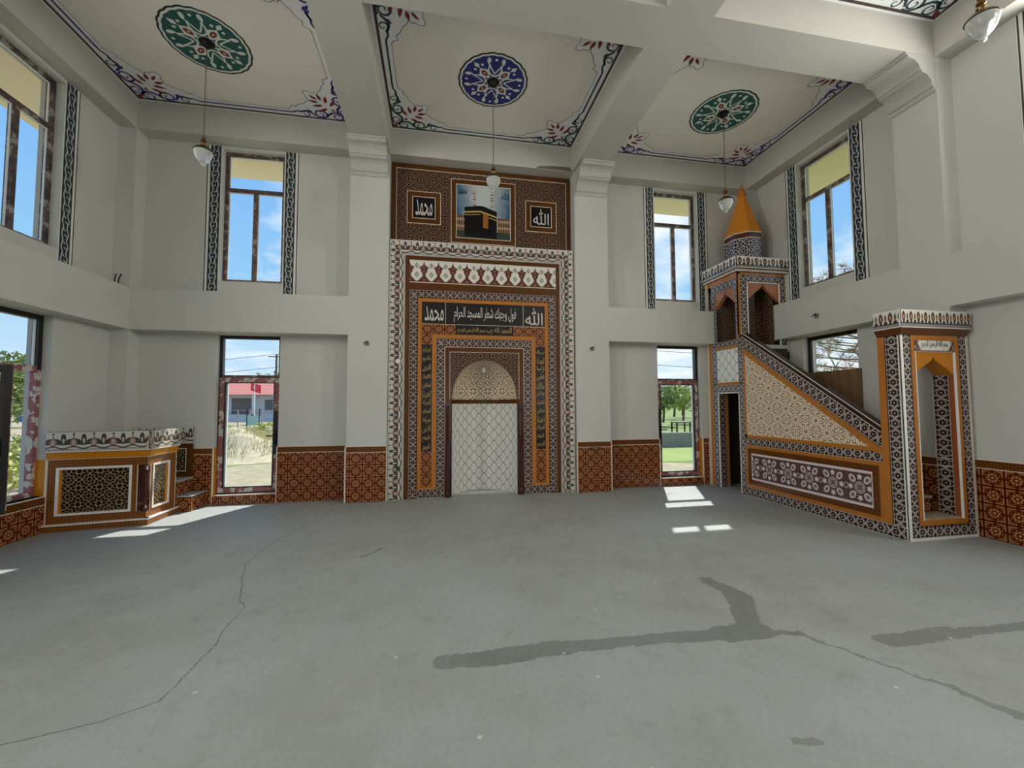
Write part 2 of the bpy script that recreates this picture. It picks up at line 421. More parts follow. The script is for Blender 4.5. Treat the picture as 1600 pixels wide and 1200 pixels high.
# ------------------------------------------------------------------ mesh helpers
ORG = {}
class MB:
    def __init__(s): s.v = []; s.f = []; s.uv = []; s.mi = []; s.sm = []
    def face(s, pts, uv, mi=0, smooth=False):
        i = len(s.v); s.v += [tuple(p) for p in pts]; s.f.append(tuple(range(i, i+len(pts)))); s.uv.append(uv); s.mi.append(mi); s.sm.append(smooth)
    def box(s, x0, y0, z0, x1, y1, z1, mi=0):
        if x0 > x1: x0, x1 = x1, x0
        if y0 > y1: y0, y1 = y1, y0
        if z0 > z1: z0, z1 = z1, z0
        q = [((x0, y0, z0), (x1, y0, z0), (x1, y0, z1), (x0, y0, z1), 0, 2), ((x1, y1, z0), (x0, y1, z0), (x0, y1, z1), (x1, y1, z1), 0, 2),
             ((x0, y1, z0), (x0, y0, z0), (x0, y0, z1), (x0, y1, z1), 1, 2), ((x1, y0, z0), (x1, y1, z0), (x1, y1, z1), (x1, y0, z1), 1, 2),
             ((x0, y0, z1), (x1, y0, z1), (x1, y1, z1), (x0, y1, z1), 0, 1), ((x0, y1, z0), (x1, y1, z0), (x1, y0, z0), (x0, y0, z0), 0, 1)]
        for *p, a, b in q: s.face(p, [(k[a], k[b]) for k in p], mi)
        return s
    def slab(s, pl, poly, n0, n1, mi=0, uvf=None, mside=None):          # polygon on plane pl extruded n0..n1
        uvf = uvf or (lambda a, b: (a, b))
        ms = mi if mside is None else mside
        s.face([pl(a, b, n1) for a, b in poly], [uvf(a, b) for a, b in poly], mi)
        s.face([pl(a, b, n0) for a, b in reversed(poly)], [uvf(a, b) for a, b in reversed(poly)], mi)
        for (a, b), (c, d) in zip(poly, poly[1:]+poly[:1]):
            L = math.hypot(c-a, d-b)
            s.face([pl(a, b, n0), pl(c, d, n0), pl(c, d, n1), pl(a, b, n1)], [(0, 0), (L, 0), (L, n1-n0), (0, n1-n0)], ms)
        return s
    def rect(s, pl, u0, v0, u1, v1, n0, n1, mi=0, uvf=None, mside=None):
        return s.slab(pl, [(u0, v0), (u1, v0), (u1, v1), (u0, v1)], n0, n1, mi, uvf, mside)
    def strip(s, pl, a, b, w, n0, n1, mi=0, m0=0, m1=0, ph=0):       # border strip a->b, width w to the LEFT of a->b, mitres m0,m1
        a, b = Vector(a), Vector(b); d = (b-a); L = d.length; d.normalize(); nrm = Vector((-d.y, d.x))
        q = [a, b, b+nrm*w-d*(w*m1), a+nrm*w+d*(w*m0)]
        def uvf(x, y):
            p = Vector((x, y))-a; return (p.dot(d)+ph, p.dot(nrm))
        return s.slab(pl, [tuple(k) for k in q], n0, n1, mi, uvf)
    def frame(s, pl, u0, v0, u1, v1, w, n0, n1, mi=0, bottom=True, flip=False):
        # mitred frame, outer rect; v (across) = 0 at the inner edge when flip else at the outer edge
        t = 1.0
        if not flip:
            if bottom: s.strip(pl, (u0, v0), (u1, v0), w, n0, n1, mi, t, t)
            s.strip(pl, (u1, v0), (u1, v1), w, n0, n1, mi, t if bottom else 0, t)
            s.strip(pl, (u1, v1), (u0, v1), w, n0, n1, mi, t, t)
            s.strip(pl, (u0, v1), (u0, v0), w, n0, n1, mi, t, t if bottom else 0)
        else:
            a0, b0, a1, b1 = u0+w, v0+w, u1-w, v1-w; B = v0+w if bottom else v0
            if bottom: s.strip(pl, (a1, b0), (a0, b0), w, n0, n1, mi, -t, -t)
            s.strip(pl, (a0, B), (a0, b1), w, n0, n1, mi, -t if bottom else 0, -t)
            s.strip(pl, (a0, b1), (a1, b1), w, n0, n1, mi, -t, -t)
            s.strip(pl, (a1, b1), (a1, B), w, n0, n1, mi, -t, -t if bottom else 0)
        return s
    def lathe(s, prof, c=(0, 0, 0), seg_=20, mi=0, smooth=True, rot=0.0):
        for (r0, z0), (r1, z1) in zip(prof, prof[1:]):
            for i in range(seg_):
                a, b = 2*pi*i/seg_+rot, 2*pi*(i+1)/seg_+rot
                p = [(c[0]+r0*cos(a), c[1]+r0*sin(a), c[2]+z0), (c[0]+r0*cos(b), c[1]+r0*sin(b), c[2]+z0), (c[0]+r1*cos(b), c[1]+r1*sin(b), c[2]+z1), (c[0]+r1*cos(a), c[1]+r1*sin(a), c[2]+z1)]
                uu = max(r0, r1)
                q = [(a*uu, z0), (b*uu, z0), (b*uu, z1), (a*uu, z1)]
                if r0 < 1e-6: p, q = [p[0], p[2], p[3]], [q[0], q[2], q[3]]
                elif r1 < 1e-6: p, q = p[:3], q[:3]
                s.face(p, q, mi, smooth)
        return s
    def tube(s, pts, r, seg_=8, mi=0, r1=None):
        pts = [Vector(p) for p in pts]; n = len(pts); rings_ = []
        for i, p in enumerate(pts):
            d = (pts[min(i+1, n-1)]-pts[max(i-1, 0)]).normalized()
            a = d.cross(Vector((0, 0, 1)) if abs(d.z) < .9 else Vector((1, 0, 0))).normalized(); b = d.cross(a)
            rr = r if r1 is None else r+(r1-r)*i/(n-1)
            rings_.append([p+a*(rr*cos(2*pi*k/seg_))+b*(rr*sin(2*pi*k/seg_)) for k in range(seg_)])
        for A, B in zip(rings_, rings_[1:]):
            for k in range(seg_):
                k2 = (k+1) % seg_
                s.face([A[k], B[k], B[k2], A[k2]], [(0, 0), (0, 1), (1, 1), (1, 0)], mi, True)
        s.face(rings_[0], [(0, 0)]*seg_, mi); s.face(list(reversed(rings_[-1])), [(0, 0)]*seg_, mi)
        return s
    def build(s, name, mats, parent=None, kind=None, label=None, merge=False):
        if not isinstance(mats, (list, tuple)): mats = [mats]
        me = bpy.data.meshes.new(name)
        org = Vector((0, 0, 0)); p = parent
        while p is not None and p.parent is not None: p = p.parent
        if p is not None: org = ORG.get(p.name, Vector((0, 0, 0)))
        me.from_pydata([Vector(v)-org for v in s.v], [], s.f)
        ul = me.uv_layers.new(name='UV'); k = 0
        for fu in s.uv:
            for c in fu: ul.data[k].uv = c; k += 1
        for mt in mats: me.materials.append(mt)
        for i, pf in enumerate(me.polygons): pf.material_index = s.mi[i]; pf.use_smooth = s.sm[i]
        if merge:
            bm = bmesh.new(); bm.from_mesh(me); bmesh.ops.remove_doubles(bm, verts=bm.verts, dist=1e-5); bm.to_mesh(me); bm.free()
        me.update()
        o = bpy.data.objects.new(name, me); C.objects.link(o)
        if parent is not None: o.parent = parent
        if kind: o['kind'] = kind
        if label: o['label'] = label
        return o
def plane(O, U, V, N):
    O, U, V, N = Vector(O), Vector(U).normalized(), Vector(V).normalized(), Vector(N).normalized()
    return lambda u, v, n=0.0: O+U*u+V*v+N*n
def thing(name, label, cat, loc=(0, 0, 0), group=None, rz=0):
    o = bpy.data.objects.new(name, None); C.objects.link(o); o.location = loc; o.rotation_euler = (0, 0, rz); o.empty_display_size = .1
    o['label'] = label; o['category'] = cat
    if group: o['group'] = group
    ORG[o.name] = Vector(loc); return o
def local_thing(*a, **k):                                  # parts given in the thing's own coordinates
    o = thing(*a, **k); ORG[o.name] = Vector((0, 0, 0)); return o
def tag(o, label, cat, group=None, kind=None):
    o['label'] = label; o['category'] = cat
    if group: o['group'] = group
    if kind: o['kind'] = kind
    return o
def copy_tree(o, parent=None):
    c = o.copy(); C.objects.link(c); c.parent = parent
    for ch in list(o.children): copy_tree(ch, c)
    return c

# ------------------------------------------------------------------ dimensions
YC, YB, YO = 7.038, 7.29, 7.56          # column face, bay wall face, outer face of the back wall
XL, XLW, XLO = -4.59, -4.83, -5.10
XR, XRW, XRO = 6.045, 6.29, 6.56
ZT, ZLB, ZBM, ZP = 3.355, 2.723, 5.849, 6.30
YREAR = -2.3
CL = (-1.459, -.827); CRT = (2.453, 3.089)          # back-wall columns
B1 = (-1.40, -.821); B2 = (2.423, 2.99)
T1 = (3.857, 4.368); T2 = (.77, 1.28)                # transverse beams
PB = plane((0, YB, 0), (1, 0, 0), (0, 0, 1), (0, -1, 0))           # back wall, u = x
PLW = plane((XLW, 0, 0), (0, 1, 0), (0, 0, 1), (1, 0, 0))          # left wall, u = y
PRW = plane((XRW, 0, 0), (0, -1, 0), (0, 0, 1), (-1, 0, 0))        # right wall, u = -y

def wall_holes(name, pl, u0, v0, u1, v1, holes, th, mats=WALL, outer=None):
    us = sorted({u0, u1, *[h[0] for h in holes], *[h[2] for h in holes]}); vs = sorted({v0, v1, *[h[1] for h in holes], *[h[3] for h in holes]})
    us = [u for u in us if u0 <= u <= u1]; vs = [v for v in vs if v0 <= v <= v1]
    b = MB()
    for a, c in zip(us, us[1:]):
        for d, e2 in zip(vs, vs[1:]):
            mu, mv = (a+c)/2, (d+e2)/2
            if any(h[0] < mu < h[2] and h[1] < mv < h[3] for h in holes): continue
            for n in (0, -th): b.face([pl(a, d, n), pl(c, d, n), pl(c, e2, n), pl(a, e2, n)], [(a, d), (c, d), (c, e2), (a, e2)])
    for (a, d, c, e2) in holes+[(u0, v0, u1, v1)]:
        for p, q in (((a, d), (c, d)), ((c, d), (c, e2)), ((c, e2), (a, e2)), ((a, e2), (a, d))):
            b.face([pl(*p, 0), pl(*q, 0), pl(*q, -th), pl(*p, -th)], [(0, 0), (1, 0), (1, th), (0, th)])
    return b.build(name, mats, kind='structure')

WX = [(-3.505, -2.565), (4.185, 5.115)]                 # window x ranges in the back wall
ROWS = [(5.19, 6.13), (2.10, 3.04), (-.98, -.04)]        # window y ranges in the side walls
ROWSR = [(5.17, 6.12), (2.10, 3.04), (-.98, -.04)]
ZU = (3.59, 5.80)
back_holes = [(a, .15, b, 2.713) for a, b in WX]+[(a, ZU[0], b, ZU[1]) for a, b in WX]+[(.225, .0001, 1.385, 2.36)]
wall_back = wall_holes('wall_back', PB, XLW, 0, XRW, ZP, back_holes, YO-YB)
lh = []
for a, b in ROWS: lh += [(a, .45, b, 2.713), (a, ZU[0], b, ZU[1])]
wall_left = wall_holes('wall_left', PLW, YREAR, 0, YO, ZP, lh, XLW-XLO)
rh = []
for a, b in ROWSR: rh += [(-b, .45, -a, 2.713), (-b, ZU[0], -a, ZU[1])]
wall_right = wall_holes('wall_right', PRW, -YO, 0, -YREAR, ZP, rh, XRO-XRW)
fl = MB(); fl.box(XLO, YREAR, -.12, XRO, YO, 0); fl.box(.1, YO, -.12, 1.5, 7.80, 0); floor = fl.build('floor', FLOOR, kind='structure')
cb_ = MB(); cb_.box(XLO, YREAR, ZP, XRO, YO, ZP+.2); ceiling = cb_.build('ceiling', CEIL, kind='structure')

def child_box(name, parent, mt, *bx, label=None):
    b = MB(); b.box(*bx); return b.build(name, mt, parent, label=label)
# beams under the ceiling
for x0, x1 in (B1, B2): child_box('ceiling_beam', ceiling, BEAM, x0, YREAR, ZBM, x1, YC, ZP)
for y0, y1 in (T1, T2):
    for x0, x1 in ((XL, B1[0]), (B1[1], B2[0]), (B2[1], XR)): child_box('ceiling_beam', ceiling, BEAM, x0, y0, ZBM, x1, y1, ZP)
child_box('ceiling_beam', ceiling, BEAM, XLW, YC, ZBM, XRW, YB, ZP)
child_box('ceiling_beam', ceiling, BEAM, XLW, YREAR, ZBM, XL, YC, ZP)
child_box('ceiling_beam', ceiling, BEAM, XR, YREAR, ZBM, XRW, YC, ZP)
# columns
for x0, x1 in (CL, CRT): child_box('column', wall_back, WALL, x0, YC, 0, x1, YB, ZBM)
child_box('corner_column', wall_back, WALL, XLW, YC, 0, XL, YB, ZBM); child_box('corner_column', wall_back, WALL, XR, YC, 0, XRW, YB, ZBM)
for y0, y1 in (T1, T2):
    child_box('column', wall_left, WALL, XLW, y0, 0, XL, y1, ZBM); child_box('column', wall_right, WALL, XR, y0, 0, XRW, y1, ZBM)
# ledge beams between the two storeys of windows
for x0, x1 in ((XL, CL[0]), (CRT[1], XR)): child_box('ledge_beam', wall_back, WALL, x0, YC, ZLB, x1, YB, ZT)
ys = [YC, T1[1]]; 
for y0, y1 in ((T1[1], YC), (T2[1], T1[0]), (YREAR, T2[0])):
    child_box('ledge_beam', wall_left, WALL, XLW, y0, ZLB, XL, y1, ZT)
    child_box('ledge_beam', wall_right, WALL, XR, y0, ZLB, XRW, y1, ZT)
# moulded corbels: stepped curve in (projection, drop)
prof = [(0, -.44), (.02, -.43), (.035, -.40), (.035, -.385), (.06, -.375)]
for i in range(7): a = i/6*pi/2; prof.append((.06+.13*(1-cos(a)), -.375+.15*sin(a)))
prof += [(.21, -.215), (.21, -.195), (.235, -.185)]
for i in range(7): a = i/6*pi/2; prof.append((.235+.15*(1-cos(a)), -.185+.12*sin(a)))
prof += [(.41, -.055), (.41, -.03), (.44, -.02), (.44, 0), (0, 0)]
def corbel(parent, pl, wdt):                            # pl(u = projection, v = height, n = across)
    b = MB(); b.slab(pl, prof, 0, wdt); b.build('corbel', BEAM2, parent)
for x0, x1 in (CL, CRT):
    corbel(wall_back, plane((x0+.02, YC, ZBM), (0, -1, 0), (0, 0, 1), (1, 0, 0)), x1-x0-.04)
for y0, y1 in (T1, T2):
    corbel(wall_right, plane((XR, y0+.003, ZBM), (-1, 0, 0), (0, 0, 1), (0, 1, 0)), y1-y0-.006)
    corbel(wall_left, plane((XL, y0+.003, ZBM), (1, 0, 0), (0, 0, 1), (0, 1, 0)), y1-y0-.006)
# unseen rear of the hall; openings invented and sized to let daylight in
PRE = plane((0, YREAR, 0), (-1, 0, 0), (0, 0, 1), (0, 1, 0))
wall_holes('wall_rear', PRE, -XRO, 0, -XLO, ZP, [(-5.2, .45, -3.4, 2.7), (-1.9, .0001, .3, 2.7), (2.0, .45, 3.8, 2.7)], .25)
# eaves all round
b = MB(); b.box(XLO-1.25, YO, 6.0, XRO+1.25, YO+1.05, 6.25); b.box(XLO-1.25, YREAR-1.2, 6.0, XLO, YO, 6.25); b.box(XRO, YREAR-1.2, 6.0, XRO+1.25, YO, 6.25)
b.build('trim_eaves', SOFFIT, kind='structure')

# ------------------------------------------------------------------ dado tiling (parts of the walls)
def dado(parent, pl, u0, u1, v1=.9, n=.018, left=True, right=True):
    b = MB(); b.rect(pl, u0, 0, u1, v1-.105, 0, n)
    b.rect(pl, u0, v1-.105, u1, v1-.097, 0, n+.003, 2); b.rect(pl, u0, v1-.097, u1, v1-.008, 0, n, 1); b.rect(pl, u0, v1-.008, u1, v1, 0, n+.003, 2)
    if left: b.rect(pl, u0-.006, 0, u0+.004, v1, 0, n+.003, 2)
    if right: b.rect(pl, u1-.004, 0, u1+.006, v1, 0, n+.003, 2)
    return b.build('tile_dado', [DADO, BROWNM, CREAMLINE], parent, label='orange and brown rosette tile dado')
PCf = plane((0, YC, 0), (1, 0, 0), (0, 0, 1), (0, -1, 0))
dado(wall_back, PB, XL+.02, WX[0][0]); dado(wall_back, PB, WX[0][1], CL[0]-.02); dado(wall_back, PCf, CL[0], CL[1])
dado(wall_back, PCf, CRT[0], CRT[1]); dado(wall_back, PB, CRT[1]+.02, WX[1][0]); dado(wall_back, PB, WX[1][1], 5.245)
for a, b_ in WX:
    b = MB(); b.rect(PB, a, 0, b_, .142, 0, .018); b.rect(PB, a, .142, b_, .15, 0, .021, 1)
    for x, s_ in ((a, 1), (b_, -1)):                   # tiled jambs
        b.box(x, YB, .15, x+s_*.012, YB+.10, .9, 2); b.box(x, YB-.02, .15, x+s_*.012, YB, .9, 1)
    b.build('tile_dado', [DADO, CREAMLINE, GOLD], wall_back)
# column side faces
for x, s_ in ((CL[0], -1), (CRT[1], 1)):
    pl = plane((x, YC, 0), (0, 1, 0), (0, 0, 1), (s_, 0, 0)); dado(wall_back, pl, 0, YB-YC)
pl = plane((XL, YC, 0), (0, 1, 0), (0, 0, 1), (1, 0, 0)); dado(wall_back, pl, 0, YB-YC)
prev = YREAR
def side_dado(parent, pl, sgn, rows, xcol):
    for (y0, y1) in ((YREAR, rows[2][0]), (rows[2][1], T2[0]), (T2[1], rows[1][0]), (rows[1][1], T1[0]), (T1[1], rows[0][0]), (rows[0][1], YC)):
        a, c = (y0, y1) if sgn > 0 else (-y1, -y0); dado(parent, pl, a, c)
    for y0, y1 in rows:
        a, c = (y0, y1) if sgn > 0 else (-y1, -y0); dado(parent, pl, a, c, .445)
        b = MB()
        for u, s_ in ((a, 1), (c, -1)): b.rect(pl, u, .45, u+s_*.012, .9, -.10, .0, 0)
        b.rect(pl, a, .438, c, .45, -.10, .02, 1); b.build('tile_jamb', [GOLD, CREAMLINE], parent)
    for y0, y1 in (T1, T2):
        pc = plane((xcol, 0, 0), (0, sgn, 0), (0, 0, 1), (sgn, 0, 0))
        a, c = (y0, y1) if sgn > 0 else (-y1, -y0); dado(parent, pc, a, c)
side_dado(wall_left, PLW, 1, ROWS, XL)
side_dado(wall_right, PRW, -1, ROWSR, XR)
for y, s_ in ((T1[0], -1), (T2[0], -1)):
    for x0, x1, par in ((XLW, XL, wall_left), (XR, XRW, wall_right)):
        pl = plane((x0, y, 0), (1, 0, 0), (0, 0, 1), (0, -1, 0)); dado(par, pl, 0, x1-x0)

# ------------------------------------------------------------------ painted bands beside the upper windows
tn = [0]
def trim(b, mats, name=None):
    tn[0] += 1; return b.build('trim_%d' % tn[0], mats, kind='structure')
WBR, WBL = mat('painted_chain_band_right', winband(1), rough=.7), mat('painted_chain_band_left', winband(-1), rough=.7)
def bands(pl, u0, u1):
    for a, c, mt in ((u0-.235, u0-.01, WBL), (u1+.01, u1+.235, WBR)):
        b = MB(); k = .24/.225
        b.rect(pl, a, ZT, c, ZBM-.005, 0, .003, 0, lambda x, y, a=a: ((x-a)*k, y)); trim(b, mt)
for a, b_ in WX: bands(PB, a, b_)
for a, b_ in ROWS: bands(PLW, a, b_)
for a, b_ in ROWSR: bands(PRW, -b_, -a)

# ------------------------------------------------------------------ windows and doors (local: x across, y outward, z up)
def bar(b, x0, z0, x1, z1, y0=0.0, y1=.07, mi=0): b.box(x0, y0, z0, x1, y1, z1, mi)
def upper_window(n, loc, rz, W, label):
    r = local_thing('window_%d' % n, label, 'window', loc, rz=rz); r['kind'] = 'structure'; del r['category']
    H = ZU[1]-ZU[0]; f = .055; zt = 5.165-ZU[0]
    b = MB(); bar(b, 0, 0, f, H); bar(b, W-f, 0, W, H); bar(b, f, 0, W-f, f); bar(b, f, H-f, W-f, H)
    fr = b.build('window_frame', FILM2, r)
    b = MB(); bar(b, f, zt-.03, W-f, zt+.03); b.build('transom', FILM2, r)
    b = MB(); bar(b, W/2-.032, f, W/2+.032, zt-.03); b.build('mullion', FILM2, r)
    for x0, z0, x1, z1 in ((f, f, W/2-.032, zt-.03), (W/2+.032, f, W-f, zt-.03), (f, zt+.03, W-f, H-f)):
        b = MB(); g = .014
        bar(b, x0, z0, x0+g, z1, .028, .045); bar(b, x1-g, z0, x1, z1, .028, .045); bar(b, x0+g, z0, x1-g, z0+g, .028, .045); bar(b, x0+g, z1-g, x1-g, z1, .028, .045)
        b.build('glazing_bead', WHITEPVC, r)
        b = MB(); b.box(x0+g, .034, z0+g, x1-g, .038, z1-g); b.build('pane', GLASS, r)
    return r
def sash_parts(r, x0, z0, x1, z1, hx, hz, lockside, inward=.0):
    s = .075; b = MB(); bar(b, x0, z0, x0+s, z1, -.012, .06); bar(b, x1-s, z0, x1, z1, -.012, .06); bar(b, x0+s, z0, x1-s, z0+s, -.012, .06); bar(b, x0+s, z1-s, x1-s, z1, -.012, .06)
    sa = b.build('sash', FILM, r)
    b = MB(); g = .012; a, c, d, e2 = x0+s, z0+s, x1-s, z1-s
    for m_ in (-.016,):
        bar(b, a-.003, c-.003, a+g, e2+.003, m_, .02); bar(b, d-g, c-.003, d+.003, e2+.003, m_, .02); bar(b, a+g, c-.003, d-g, c+g, m_, .02); bar(b, a+g, e2-g, d-g, e2+.003, m_, .02)
    b.build('gasket', BLACKPVC, sa)
    b = MB(); bar(b, a+g, c+g, a+g+.02, e2-g, .02, .05); bar(b, d-g-.02, c+g, d-g, e2-g, .02, .05); b.build('glazing_bead', WHITEPVC, sa)
    b = MB(); b.box(a+g, .022, c+g, d-g, .026, e2-g); b.build('pane', GLASS, r)
    b = MB(); bar(b, hx-.04, hz-.28, hx+.04, hz+.42, -.02, -.012); b.build('lock_stile', BLACKPVC, r)
    b = MB(); b.box(hx-.014, -.032, hz-.11, hx+.014, -.02, hz+.11); b.tube([(hx, -.03, hz+.02), (hx, -.075, hz+.02), (hx+lockside*.13, -.078, hz+.02)], .010)
    b.build('door_handle', IRON, r)
def door(n, x0, x1, label, hs):
    W = x1-x0; r = local_thing('door_%d' % n, label, 'door', (x0, YB+.10, .15)); r['kind'] = 'structure'; del r['category']
    H = 2.713-.15; f = .05; zt = 2.02-.15
    b = MB(); bar(b, 0, 0, f, H); bar(b, W-f, 0, W, H); bar(b, f, H-f, W-f, H); bar(b, f, 0, W-f, f); b.build('door_frame', BLACKPVC, r)
    b = MB(); bar(b, f, zt-.0, W-f, zt+.045); b.build('transom', FILM2, r)
    b = MB(); b.box(f, .034, zt+.045, W-f, .038, H-f); b.build('pane', GLASS, r)
    hx = W-.06 if hs > 0 else .06
    sash_parts(r, .022, .02, W-.022, zt, hx, .90, -hs)
    return r
door(1, *WX[0], 'narrow glazed door with maroon film frame and black handle, left of the mihrab', 1)
door(2, *WX[1], 'narrow glazed door with maroon film frame between the mihrab and the minbar', -1)
upper_window(1, (WX[0][0], YB+.10, ZU[0]), 0, WX[0][1]-WX[0][0], 'tall upper window above the left glazed door')
upper_window(2, (WX[1][0], YB+.10, ZU[0]), 0, WX[1][1]-WX[1][0], 'tall upper window right of the mihrab, above the right glazed door')
wn_ = 3
ORDN = ['nearest the back corner', 'middle one', 'the one behind the camera']
for i, (a, b_) in enumerate(ROWS):
    upper_window(wn_, (XLW-.10, a, ZU[0]), pi/2, b_-a, 'tall upper window in the left wall, '+ORDN[i]); wn_ += 1
for i, (a, b_) in enumerate(ROWSR):
    upper_window(wn_, (XRW+.10, b_, ZU[0]), -pi/2, b_-a, 'tall upper window in the right wall, '+ORDN[i]); wn_ += 1
def lower_window(n, loc, rz, W, label, opened=None, film_=True):
    r = local_thing('window_%d' % n, label, 'window', loc, rz=rz); r['kind'] = 'structure'; del r['category']
    H = 2.713-.45; f = .06; zt = 2.02-.45
    b = MB(); bar(b, 0, zt, f, H); bar(b, W-f, zt, W, H); bar(b, f, H-f, W-f, H)
    b.build('window_frame', BLACKPVC, r)
    b = MB(); bar(b, 0, 0, f, zt); bar(b, W-f, 0, W, zt); bar(b, f, 0, W-f, f); bar(b, f, zt-.03, W-f, zt+.05); b.build('lower_frame', FILM, r)
    b = MB(); bar(b, f, zt+.05, f+.018, H-f, .03, .05); bar(b, W-f-.018, zt+.05, W-f, H-f, .03, .05); b.build('glazing_bead', WHITEPVC, r)
    b = MB(); b.box(f, .034, zt+.05, W-f, .038, H-f); b.build('pane', GLASS, r)
    if opened is None:
        b = MB(); b.box(f, .034, f, W-f, .038, zt-.03); b.build('pane', GLASS, r)
    else:
        # casement leaf swung inward about its hinge at local x = f
        s = .075; L = W-2*f; h0, h1 = f+.01, zt-.04
        def bx(b, x0, z0, x1, z1, y0, y1):
            q = MB(); q.box(x0, y0, z0, x1, y1, z1)
            for p, uv in zip(q.f, q.uv): 
                pts = [q.v[i] for i in p]; ca, sa = cos(opened), sin(opened)
                b.face([(f+(x)*ca-(y)*sa, x*sa+y*ca-.0, z) for x, y, z in pts], uv)
        b = MB(); bx(b, 0, h0, s, h1, -.05, .0); bx(b, L-s, h0, L, h1, -.05, .0); bx(b, s, h0, L-s, h0+s, -.05, 0); bx(b, s, h1-s, L-s, h1, -.05, 0)
        sa_ = b.build('open_sash', BLACKPVC, r)
        b = MB(); bx(b, s, h0+s, L-s, h1-s, -.027, -.023); b.build('pane', GLASS, r)
        b = MB(); bx(b, L-.05, .62, L-.02, .80, -.065, -.05); bx(b, L-.045, .66, L-.025, .80, -.10, -.085); bx(b, L-.045, .66, L-.025, .68, -.085, -.065); bx(b, L-.045, .78, L-.025, .80, -.085, -.065)
        b.build('window_handle', IRON, sa_)
        b = MB(); bx(b, 0, h0, L, h1, .0, .002) if False else None
        b = MB(); bx(b, 0.001, h0+.02, .07, h1-.02, .0, .006); bx(b, L-.07, h0+.02, L-.001, h1-.02, .0, .006); b.build('film_strip', FILM, sa_)
    return r
lower_window(wn_, (XLW-.10, ROWS[0][0], .45), pi/2, .94, 'lower window in the left wall with its casement swung open', opened=radians(-114.5)); wn_ += 1
lower_window(wn_, (XLW-.10, ROWS[1][0], .45), pi/2, .94, 'closed lower window in the left wall beside the camera'); wn_ += 1
lower_window(wn_, (XLW-.10, ROWS[2][0], .45), pi/2, .94, 'closed lower window in the left wall behind the camera'); wn_ += 1
rw = lower_window(wn_, (XRW+.10, ROWSR[0][1], .45), -pi/2, .95, 'lower window in the right wall behind the minbar stair, boarded below'); wn_ += 1
lower_window(wn_, (XRW+.10, ROWSR[1][1], .45), -pi/2, .94, 'closed lower window in the right wall beside the camera'); wn_ += 1
lower_window(wn_, (XRW+.10, ROWSR[2][1], .45), -pi/2, .94, 'closed lower window in the right wall behind the camera'); wn_ += 1
def wood(T, u, v, P):
    n = noise(T, P, 2.5, 5, .6); s = xsin(u*38+n*9)
    return mixc(T, xmin(xmax(s*.3+.5, 0), 1), lin(112, 84, 58), lin(134, 102, 72))
WOOD = mat('brown_wood_board', wood, rough=.5)
b = MB(); b.box(XRW-.004, 5.12, .95, XRW-.022, 6.16, 2.09)
tag(b.build('wooden_board', WOOD), 'brown wooden board closing the lower half of the window behind the minbar stair', 'board')

# ------------------------------------------------------------------ lettering (Arabic, joined with presentation forms)
AR = {'ا': (0xFE8D, 2), 'ب': (0xFE8F, 4), 'ت': (0xFE95, 4), 'ج': (0xFE9D, 4), 'ح': (0xFEA1, 4), 'خ': (0xFEA5, 4), 'د': (0xFEA9, 2), 'ذ': (0xFEAB, 2), 'ر': (0xFEAD, 2),
      'س': (0xFEB1, 4), 'ش': (0xFEB5, 4), 'ط': (0xFEC1, 4), 'ع': (0xFEC9, 4), 'غ': (0xFECD, 4), 'ف': (0xFED1, 4), 'ق': (0xFED5, 4), 'ك': (0xFED9, 4), 'ل': (0xFEDD, 4), 'م': (0xFEE1, 4),
      'ن': (0xFEE5, 4), 'ه': (0xFEE9, 4), 'و': (0xFEED, 2), 'ي': (0xFEF1, 4), 'ص': (0xFEB9, 4), 'ض': (0xFEBD, 4)}
def shape(s):
    out = []
    for wd in s.split(' '):
        if wd == 'الله': out.append('\uFDF2'); continue
        g = []
        for i, ch in enumerate(wd):
            base, n = AR[ch]
            pj_ = i > 0 and AR[wd[i-1]][1] == 4; nj = i < len(wd)-1 and n == 4
            k = (3 if pj_ and nj else 1 if pj_ else 2 if nj else 0); g.append(chr(base+k))
        out.append(''.join(g))
    return ' '.join(out)[::-1]
def text_mesh(txt, pl, u0, v0, u1, v1, n, name, mt, parent, thick=.0015, keep=False, bold=.0):
    cu = bpy.data.curves.new(name, 'FONT'); cu.body = txt; cu.size = 1; cu.offset = bold; cu.resolution_u = 3
    o = bpy.data.objects.new(name, cu); C.objects.link(o); bpy.context.view_layer.update()
    me = bpy.data.meshes.new_from_object(o.evaluated_get(bpy.context.evaluated_depsgraph_get()))
    C.objects.unlink(o); bpy.data.objects.remove(o)
    xs = [v.co.x for v in me.vertices] or [0, 1]; ys_ = [v.co.y for v in me.vertices] or [0, 1]
    ax0, ax1, ay0, ay1 = min(xs), max(xs), min(ys_), max(ys_)
    sx_, sy_ = (u1-u0)/max(ax1-ax0, 1e-4), (v1-v0)/max(ay1-ay0, 1e-4)
    if keep: sx_ = sy_ = min(sx_, sy_)
    cu_, cv_ = (u0+u1)/2-(ax0+ax1)/2*sx_, (v0+v1)/2-(ay0+ay1)/2*sy_
    b = MB()
    for p in me.polygons:
        pts = [me.vertices[i].co for i in p.vertices]
        b.face([pl(cu_+q.x*sx_, cv_+q.y*sy_, n+thick) for q in pts], [(q.x, q.y) for q in pts])
    bpy.data.meshes.remove(me)
    return b.build(name, mt, parent)
SILVER = mat('silver_lettering', lin(205, 196, 190), rough=.4)
GOLDL = mat('gold_lettering', lin(190, 150, 84), rough=.4)
INK = mat('black_lettering', lin(28, 26, 28), rough=.4)

